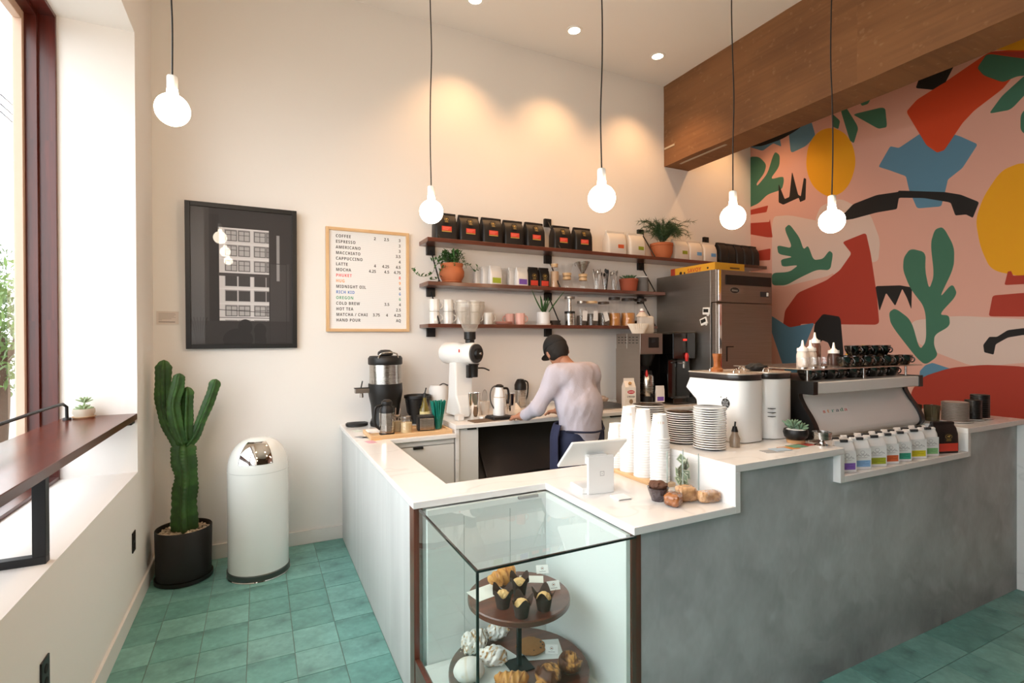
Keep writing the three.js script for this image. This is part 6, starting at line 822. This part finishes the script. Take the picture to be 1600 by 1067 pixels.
// ---------------------------------------------------------------- pastries
{
  const crust = phy(0xffffff, 0.45, { map: T.crust, bumpMap: T.fine, bumpScale: 0.002 }), brown = std(0x3f2a23, 0.85), dough = std(0xe0bd84, 0.85, { bumpMap: T.fine, bumpScale: 0.004 });
  const UT = CASE.y0 + 0.365, LT = CASE.y0 + 0.085, C = [1.555, 2.485];
  const on = (px, py, y) => at(px, py, 1, y);
  // croissant shape: curved, ridged roll tapering to both ends
  const croissant = (len, r, seed2) => field((x, y, z) => { const t = x / (len / 2), bend = z + 0.02 * t * t * (len / 0.12) - 0.008, R = r * Math.sqrt(Math.max(0.02, 1 - Math.pow(Math.abs(t), 2.2))), ridge = Math.abs(Math.sin(t * 9 + seed2 + y * 20)) * 0.0055; return (Math.hypot(y - r * 0.8, bend) - R + ridge - 0.002) * 0.8 + Math.max(0, Math.abs(t) - 0.97) * 0.05; }, [-len / 2 - 0.01, -0.01, -r - 0.04], [len / 2 + 0.01, r * 2 + 0.015, r + 0.03], 0.0035);
  const floorOn = (g) => { g.computeBoundingBox(); return g.translate(0, -g.boundingBox.min.y, 0); };
  { const p = on(787, 912, UT); single('croissant', floorOn(croissant(0.145, 0.034, 1)), crust, 'golden croissant behind the muffins on the upper tray', 'pastry', [p.x, UT, p.z], 0.35); }
  // muffins in tulip wrappers
  const wrapG = (() => { const pos = [], ind = [], N = 32, rows = [[0.0275, 0], [0.033, 0.03], [0.0385, 0.054], [0.044, 0.056]]; rows.forEach(([r, y], q) => { for (let i = 0; i < N; i++) { const a = i / N * 6.2832, pet = q === 3 ? Math.pow(Math.abs(Math.cos(2 * a)), 2.2) * 0.038 : q === 2 ? Math.pow(Math.abs(Math.cos(2 * a)), 2) * 0.01 : 0, rr = r * (1 + (q < 2 ? 0.02 * (i % 2) : 0)) + (q === 3 ? pet * 0.25 : 0); pos.push(Math.cos(a) * rr, y + pet, Math.sin(a) * rr); } }); for (let r = 0; r < 3; r++) for (let i = 0; i < N; i++) { const a = r * N + i, b = r * N + (i + 1) % N; ind.push(a, a + N, b, b, a + N, b + N); } const c = pos.length / 3; pos.push(0, 0, 0); for (let i = 0; i < N; i++) ind.push(c, i, (i + 1) % N); const g = new THREE.BufferGeometry(); g.setAttribute('position', new THREE.Float32BufferAttribute(pos, 3)); g.setIndex(ind); return toCreasedNormals(g, 0.5); })();
  const topG = field((x, y, z) => ell(x, y, z, [0, 0.048, 0], [0.031, 0.026, 0.031]) + (n3(x * 130, y * 130, z * 130) - 0.5) * 0.009, [-0.045, 0.015, -0.045], [0.045, 0.085, 0.045], 0.003);
  [[789, 948, 'muffin in a brown tulip wrapper set near the glass corner'], [846, 951, 'muffin in a brown tulip wrapper beside the price card'], [815, 961, 'muffin in a brown tulip wrapper at the front of the upper tray'], [812, 930, 'muffin in a brown tulip wrapper against the croissant']].forEach(([px, py, lab], i) => { const p = on(px, py, UT), t = thing('muffin', lab, 'muffin', [1.5235 + (p.x - 1.5235) * 1.12, UT, 2.572 + (p.z - 2.572) * 1.12], 0.4 + i * 0.5, 'muffins on the upper tray'); t.scale.setScalar(0.84); part(t, 'wrapper', wrapG, brown, 'brown paper tulip wrapper'); part(t, 'muffin_top', topG, dough, 'pale golden muffin top'); });
  const paper = std(0xdfe3e2, 0.8);
  const sheet = (px, py, y, w, d, turn, lab) => { const p = on(px, py, y); single('parchment_sheet', bb(-w / 2, w / 2, 0, 0.0012, -d / 2, d / 2), paper, lab, 'paper', [p.x, y, p.z], turn); };
  sheet(760, 925, UT, 0.13, 0.09, 0.2, 'white parchment square on the upper tray beside the muffins'); sheet(830, 905, UT, 0.10, 0.06, -0.5, 'white parchment square on the upper tray behind the muffins');
  const card = (px, py, y, turn, lab) => { const p = on(px, py, y), t = thing('price_card', lab, 'card', [p.x, y, p.z], turn); const im = canvas(96, 64, (k) => { k.fillStyle = '#f3f4f3'; k.fillRect(0, 0, 96, 64); k.strokeStyle = '#a9adac'; k.lineWidth = 3; k.beginPath(); k.arc(48, 26, 12, 0, 7); k.stroke(); k.fillStyle = '#8b5c45'; k.fillRect(42, 22, 12, 8); k.fillStyle = '#9a9e9d'; k.fillRect(22, 48, 52, 4); }); part(t, 'card', bb(-0.026, 0.026, 0, 0.034, -0.0006, 0.0006).rotateX(-0.5), M.paper); part(t, 'print', plane(0.05, 0.032, 0, 0.017, 0.0011).rotateX(-0.5), std(0xffffff, 0.8, { map: im })); };
  card(848, 896, UT, -0.3, 'white price card behind the muffins on the upper tray'); card(866, 922, UT, -0.2, 'white price card near the upper tray rim'); card(862, 1022, LT, -0.5, 'white price card near the bun on the lower tray');
  sheet(770, 1040, LT, 0.22, 0.16, 0.3, 'large parchment sheet under the almond pastries'); sheet(845, 1015, LT, 0.17, 0.13, -0.35, 'parchment sheet under the cookie on the lower tray');
  // lower tray
  const lump = (rx, ry, rz, amp, fr) => floorOn(field((x, y, z) => ell(x, y, z, [0, ry * 0.8, 0], [rx, ry, rz]) + (n3(x * fr, y * fr, z * fr) - 0.5) * amp, [-rx - 0.015, -0.015, -rz - 0.015], [rx + 0.015, ry * 2 + 0.015, rz + 0.015], 0.0035));
  const almond = std(0xffffff, 0.9, { map: tex(256, 256, (u, v) => mix3(rgb(0xf2eeea), rgb(0xb98a55), clamp((fbm(u * 26, v * 26, 3, 26) - 0.47) * 3.6))) }), sugar = std(0xffffff, 0.95, { map: tex(128, 128, (u, v) => mix3(rgb(0xf4f1ee), rgb(0xd9b98a), clamp((fbm(u * 8, v * 8, 3, 8) - 0.55) * 2.5))) });
  const put = (name, geo, mat, px, py, turn, lab, cat) => { const p = on(px, py, LT); return single(name, geo, mat, lab, cat ?? 'pastry', [p.x, LT + 0.0014, p.z], turn); };
  put('almond_pastry', lump(0.072, 0.036, 0.045, 0.026, 90), almond, 741, 1018, 0.6, 'sugar-dusted almond pastry leaning towards the glass side'); put('almond_pastry', lump(0.056, 0.034, 0.04, 0.022, 95), almond, 770, 1040, -0.4, 'sugar-dusted almond pastry beside the black post'); put('almond_pastry', lump(0.05, 0.03, 0.038, 0.024, 95), almond, 776, 999, 0.2, 'small sugar-dusted almond pastry behind the other two');
  put('sugared_bun', lump(0.06, 0.038, 0.055, 0.006, 40), sugar, 733, 1062, 0.2, 'round white sugar-dusted bun at the tray rim');
  { const p = on(829, 1015, LT), k = thing('cookie', 'large flat chocolate chip cookie behind the black post', 'cookie', [p.x, LT + 0.0014, p.z]); part(k, 'cookie', floorOn(field((x, y, z) => ell(x, y, z, [0, 0.008, 0], [0.062, 0.013, 0.062]) + (n3(x * 90, y * 90, z * 90) - 0.5) * 0.003, [-0.075, -0.01, -0.075], [0.075, 0.03, 0.075], 0.003)), std(0x9a6a3c, 0.9)); for (let i = 0; i < 14; i++) { const a = rnd(6.28), r = Math.sqrt(rnd()) * 0.05; part(k, 'chocolate_chip', new THREE.IcosahedronGeometry(0.005, 1).scale(1.2, 0.6, 1).translate(Math.cos(a) * r, 0.02, Math.sin(a) * r), std(0x2c1a12, 0.6)); } }
  const bun = (s) => floorOn(field((x, y, z) => { const a = Math.atan2(z, x), sp = Math.sin(Math.hypot(x, z) * 210 + a + s) * 0.0045; return ell(x, y, z, [0, 0.03, 0], [0.047, 0.034, 0.047]) + sp * smooth(0.02, 0.06, y) + (n3(x * 70, y * 70, z * 70) - 0.5) * 0.008; }, [-0.06, -0.012, -0.06], [0.06, 0.08, 0.06], 0.003));
  const glaze = phy(0xffffff, 0.5, { map: tex(256, 256, (u, v) => mix3(rgb(0xd39a52), rgb(0x5a3018), smooth(0.42, 0.6, fbm(u * 9, v * 9, 4, 9)))) });
  put('cinnamon_bun', bun(0), glaze, 890, 1050, 0, 'glazed swirl bun at the lower tray rim near the white side', 'bun'); put('cinnamon_bun', bun(2), glaze, 857, 1070, 1, 'glazed swirl bun between croissant and tray rim', 'bun');
  put('croissant', floorOn(croissant(0.13, 0.032, 2)), crust, 800, 1076, -0.4, 'golden croissant at the front of the lower tray'); put('croissant', floorOn(croissant(0.12, 0.030, 3)), crust, 836, 1098, 0.5, 'golden croissant next to the swirl bun');
  // wrapped bakes on the counter
  const film = (c, m) => phy(c, 0.12, { clearcoat: 1, clearcoatRoughness: 0.12, bumpMap: T.fine, bumpScale: 0.004, ...m });
  { const p = on(1031, 781, LOW), t = thing('muffin', 'chocolate muffin in a dark wrapper and clear film by the cup board', 'muffin', [p.x - 0.01, LOW, p.z]); part(t, 'wrapper', lathe([[0, 0], [0.026, 0], [0.045, 0.055], [0.041, 0.055], [0, 0.05]], 28), film(0x41353a)); part(t, 'muffin_top', floorOn(lump(0.04, 0.018, 0.04, 0.010, 90)).translate(0, 0.045, 0), std(0x5a3a2a, 0.7)); }
  { const loaf = (px, py, w, h, d, turn, col, lab) => { const p = on(px, py, LOW); single('wrapped_loaf', floorOn(field((x, y, z) => { const q = Math.hypot(Math.max(Math.abs(x) - w / 2 + 0.02, 0), Math.max(Math.abs(y - h / 2) - h / 2 + 0.018, 0), Math.max(Math.abs(z) - d / 2 + 0.02, 0)) - 0.018; return q + (n3(x * 80, y * 80, z * 80) - 0.5) * 0.008; }, [-w / 2 - 0.02, -0.02, -d / 2 - 0.02], [w / 2 + 0.02, h + 0.02, d / 2 + 0.02], 0.0035)), film(0xffffff, { map: tex(128, 128, (u, v) => mix3(rgb(col), rgb(0x5c3218), clamp((fbm(u * 7, v * 7, 4, 7) - 0.45) * 2.2))) }), lab, 'bread', [p.x, LOW, p.z], turn); };
    loaf(1052, 790, 0.075, 0.052, 0.07, 0.5, 0x9a5c2c, 'dark brown slice of loaf in clear film'); loaf(1072, 782, 0.085, 0.06, 0.075, -0.4, 0xdcb182, 'pale slice of loaf in clear film between the dark slice and the crumble'); loaf(1106, 784, 0.105, 0.045, 0.06, -0.15, 0xcfa377, 'crumble-topped cake in clear film against the quartz step'); }
}
// ---------------------------------------------------------------- barista at the work counter, back to the room, head bent
{
  const t = thing('person', 'person in a pale lavender-grey shirt, navy trousers and black cap bent over the work counter', 'person', [2.69, 0, 1.20], 0.22);
  const hip = 0.90, sh = 1.335, headC = [-0.05, 1.475, -0.17];
  const arm = (s) => ({ S: [s * 0.175, sh - 0.01, -0.055], E: s < 0 ? [-0.285, 1.10, -0.12] : [0.275, 1.09, -0.10], W: s < 0 ? [-0.25, 1.015, -0.315] : [0.13, 1.025, -0.30] });
  const L = arm(-1), R = arm(1);
  const legs = (x, y, z, o) => { let d = 9; for (const s of [-1, 1]) { d = Math.min(d, smin(capsule(x, y, z, [s * 0.09, hip - 0.03, 0.01], [s * 0.105, 0.49, -0.015], 0.088 + o, 0.06 + o), capsule(x, y, z, [s * 0.105, 0.49, -0.015], [s * 0.11, 0.09, 0.02], 0.058 + o, 0.042 + o), 0.03)); } return d; };
  const torso = (x, y, z, o) => { const q = x * 0.70; let d = capsule(q, y, z, [0, hip, 0.01], [0, 1.10, 0.005], 0.108 + o, 0.105 + o); d = smin(d, capsule(q, y, z, [0, 1.10, 0.005], [0, 1.29, -0.05], 0.105 + o, 0.108 + o), 0.06); d = smin(d, capsule(x, y, z, [-0.15, sh - 0.015, -0.055], [0.15, sh - 0.015, -0.055], 0.066 + o, 0.066 + o), 0.06); return d; };
  const arms = (x, y, z, o, k = 1) => Math.min(...[L, R].map((a) => smin(capsule(x, y, z, a.S, a.E, 0.052 + o, 0.042 + o), capsule(x, y, z, a.E, [lerp(a.E[0], a.W[0], k), lerp(a.E[1], a.W[1], k), lerp(a.E[2], a.W[2], k)], 0.042 + o, 0.031 + o), 0.025)));
  const fr = (x, y, z) => { const dy = y - headC[1], dz = z - headC[2], c = Math.cos(0.6), s = Math.sin(0.6); let lx = x - headC[0], ly = dy * c - dz * s, lz = dy * s + dz * c; const c2 = Math.cos(-0.35), s2 = Math.sin(-0.35); [lx, lz] = [lx * c2 - lz * s2, lx * s2 + lz * c2]; return [lx, ly, lz]; };   // head axes: -z is the face
  const head = (x, y, z) => { const [a, b, c] = fr(x, y, z); let d = ell(a, b, c, [0, 0.02, 0.0], [0.075, 0.095, 0.09]); d = smin(d, ell(a, b, c, [0, -0.055, -0.03], [0.05, 0.05, 0.052]), 0.03); d = smin(d, capsule(a, b, c, [0, 0.005, -0.085], [0, -0.025, -0.103], 0.009, 0.013), 0.012); for (const s of [-1, 1]) { d = smin(d, ell(a, b, c, [s * 0.078, -0.005, 0.01], [0.01, 0.03, 0.018]), 0.008); d = Math.max(d, -(Math.hypot(a - s * 0.03, b - 0.012, c + 0.094) - 0.013)); d = Math.min(d, Math.hypot(a - s * 0.03, b - 0.012, c + 0.079) - 0.011); } d = smin(d, ell(a, b, c, [0, -0.058, -0.082], [0.022, 0.007, 0.006]), 0.006); return d; };
  const skin = std(0xa9755a, 0.6);
  const bodyF = (x, y, z) => { let d = smin(torso(x, y, z, -0.012), legs(x, y, z, -0.012), 0.05); d = smin(d, arms(x, y, z, -0.008), 0.03); return smin(d, capsule(x, y, z, [0, sh, -0.06], [-0.03, 1.42, -0.125], 0.05, 0.046), 0.03); };
  const hand = (a, s) => { // palm and five fingers, fingers reaching away from the wrist
    const dir = V(...a.W).sub(V(...a.E)).normalize(), w = V(...a.W), f = V(dir.x * 0.6, -0.18, -0.85).normalize(), side = V(0, 1, 0).cross(f).normalize().multiplyScalar(1), P = w.clone().addScaledVector(f, 0.05), pt = (b, u, v, n) => b.clone().addScaledVector(f, u).addScaledVector(side, v).add(V(0, n, 0)).toArray();
    const bones = [[pt(w, -0.01, 0, 0), pt(w, 0.035, 0, 0), 0.029, 0.03], [pt(w, 0.035, -0.018, 0), pt(w, 0.078, -0.028, 0), 0.019, 0.013], [pt(w, 0.035, 0.018, 0), pt(w, 0.078, 0.028, 0), 0.019, 0.013], [pt(w, 0.04, 0, 0), pt(w, 0.082, 0, 0), 0.02, 0.014]], F = [];
    [[-0.03, 0.062], [-0.011, 0.075], [0.009, 0.07], [0.029, 0.055]].forEach(([v, l]) => { F.push([pt(w, 0.078, v, 0.002), pt(w, 0.078 + l * 0.5, v * 1.15, 0.004), 0.0095, 0.0088], [pt(w, 0.078 + l * 0.5, v * 1.15, 0.004), pt(w, 0.078 + l, v * 1.2, -0.016), 0.0088, 0.0075]); }); const th = s < 0 ? 1 : -1; F.push([pt(w, 0.02, th * 0.024, 0), pt(w, 0.05, th * 0.05, -0.004), 0.012, 0.0105], [pt(w, 0.05, th * 0.05, -0.004), pt(w, 0.078, th * 0.054, -0.014), 0.0105, 0.008]);
    const g = (x, y, z) => { let d = 9; for (const [p, q, r0, r1] of bones) d = smin(d, capsule(x, y, z, p, q, r0, r1), 0.016); for (const [p, q, r0, r1] of F) d = smin(d, capsule(x, y, z, p, q, r0, r1), 0.006); return d; };
    const c = P; return field(g, [c.x - 0.15, c.y - 0.07, c.z - 0.15], [c.x + 0.15, c.y + 0.07, c.z + 0.13], 0.0035);
  };
  part(t, 'body', [field(bodyF, [-0.4, 0.03, -0.42], [0.4, 1.48, 0.2], 0.013), field(head, [headC[0] - 0.16, headC[1] - 0.18, headC[2] - 0.2], [headC[0] + 0.16, headC[1] + 0.18, headC[2] + 0.16], 0.004), hand(L, -1), hand(R, 1)], skin);
  const fold = (x, y, z, k) => (n3(x * 16, y * 10 + x * 6, z * 16) - 0.5) * k + (n3(x * 45, y * 30, z * 45) - 0.5) * k * 0.25;
  part(t, 'shirt', field((x, y, z) => { let d = smin(torso(x, y, z, 0.014), arms(x, y, z, 0.012, 0.86), 0.05); d = Math.min(d, Math.abs(capsule(x, y, z, [0, sh + 0.03, -0.06], [-0.012, 1.392, -0.088], 0.066, 0.06)) - 0.004); d += fold(x, y, z, 0.03); return Math.max(d, 0.80 - y + 0.02 * Math.sin(x * 12), y - 1.405); }, [-0.42, 0.72, -0.44], [0.42, 1.46, 0.24], 0.010), std(0xb9b4c0, 0.9, { bumpMap: T.fine, bumpScale: 0.001 }), 'pale lavender-grey long-sleeved shirt');
  part(t, 'trousers', field((x, y, z) => { let d = smin(legs(x, y, z, 0.010), capsule(x * 0.72, y, z, [0, hip - 0.04, 0.01], [0, hip + 0.02, 0.01], 0.112, 0.112), 0.05); return Math.max(d + fold(x, y, z, 0.016), y - 0.96, 0.075 - y); }, [-0.3, 0.05, -0.2], [0.3, 1.0, 0.22], 0.012), std(0x232a45, 0.85), 'navy trousers');
  part(t, 'apron', field((x, y, z) => { const q = x * 0.7, w = Math.abs(smin(legs(x, y, z, 0.035), capsule(q, y, z, [0, 0.6, 0.01], [0, hip + 0.05, 0.01], 0.14, 0.135), 0.1)) - 0.006; return Math.max(w, y - 0.985, 0.56 - y, z - 0.075 + Math.abs(x) * 0.2); }, [-0.3, 0.5, -0.25], [0.3, 1.05, 0.25], 0.011), std(0x2a2f4c, 0.9), 'navy waist apron'); part(t, 'apron_ties', tube([[-0.185, 0.945, 0.06], [-0.09, 0.94, 0.147], [0, 0.935, 0.162], [0.09, 0.94, 0.147], [0.185, 0.945, 0.06]], 0.007, 24, 6), std(0x20253c, 0.9));
  const inv = (a, b, c) => { const c2 = Math.cos(0.35), s2 = Math.sin(0.35); let lx = a * c2 - c * s2, lz = a * s2 + c * c2; const cc = Math.cos(-0.6), ss = Math.sin(-0.6); return [lx + headC[0], b * cc - lz * ss + headC[1], b * ss + lz * cc + headC[2]]; };
  part(t, 'hair', field((x, y, z) => { const [a, b, c] = fr(x, y, z); return Math.max(ell(a, b, c, [0, 0.022, 0.012], [0.085, 0.102, 0.092]) + (n3(x * 60, y * 60, z * 60) - 0.5) * 0.008, -c - 0.035 - Math.max(0, b) * 0.3, -b - 0.06); }, [headC[0] - 0.18, headC[1] - 0.2, headC[2] - 0.2], [headC[0] + 0.18, headC[1] + 0.2, headC[2] + 0.2], 0.005), std(0x17120f, 0.8), 'short dark hair');
  part(t, 'cap', field((x, y, z) => { const [a, b, c] = fr(x, y, z); const dome = Math.max(ell(a, b, c, [0, 0.03, 0.005], [0.091, 0.108, 0.1]), 0.036 - b); const peak = Math.max(ell(a, b, c, [0, 0.042, -0.115], [0.075, 0.009, 0.075]), c + 0.05); return smin(dome, peak, 0.01); }, [headC[0] - 0.22, headC[1] - 0.22, headC[2] - 0.26], [headC[0] + 0.22, headC[1] + 0.22, headC[2] + 0.22], 0.005), std(0x141416, 0.85), 'black cap');
  for (const s of [-1, 1]) part(t, 'shoe', field((x, y, z) => Math.max(smin(capsule(x, y, z, [s * 0.11, 0.05, 0.04], [s * 0.12, 0.042, -0.15], 0.046, 0.038), capsule(x, y, z, [s * 0.11, 0.06, 0.02], [s * 0.11, 0.1, 0.02], 0.05, 0.046), 0.03), -y + 0.001), [s * 0.115 - 0.07, -0.01, -0.21], [s * 0.115 + 0.07, 0.16, 0.11], 0.007), M.black);
}
renderer.render(scene, camera);
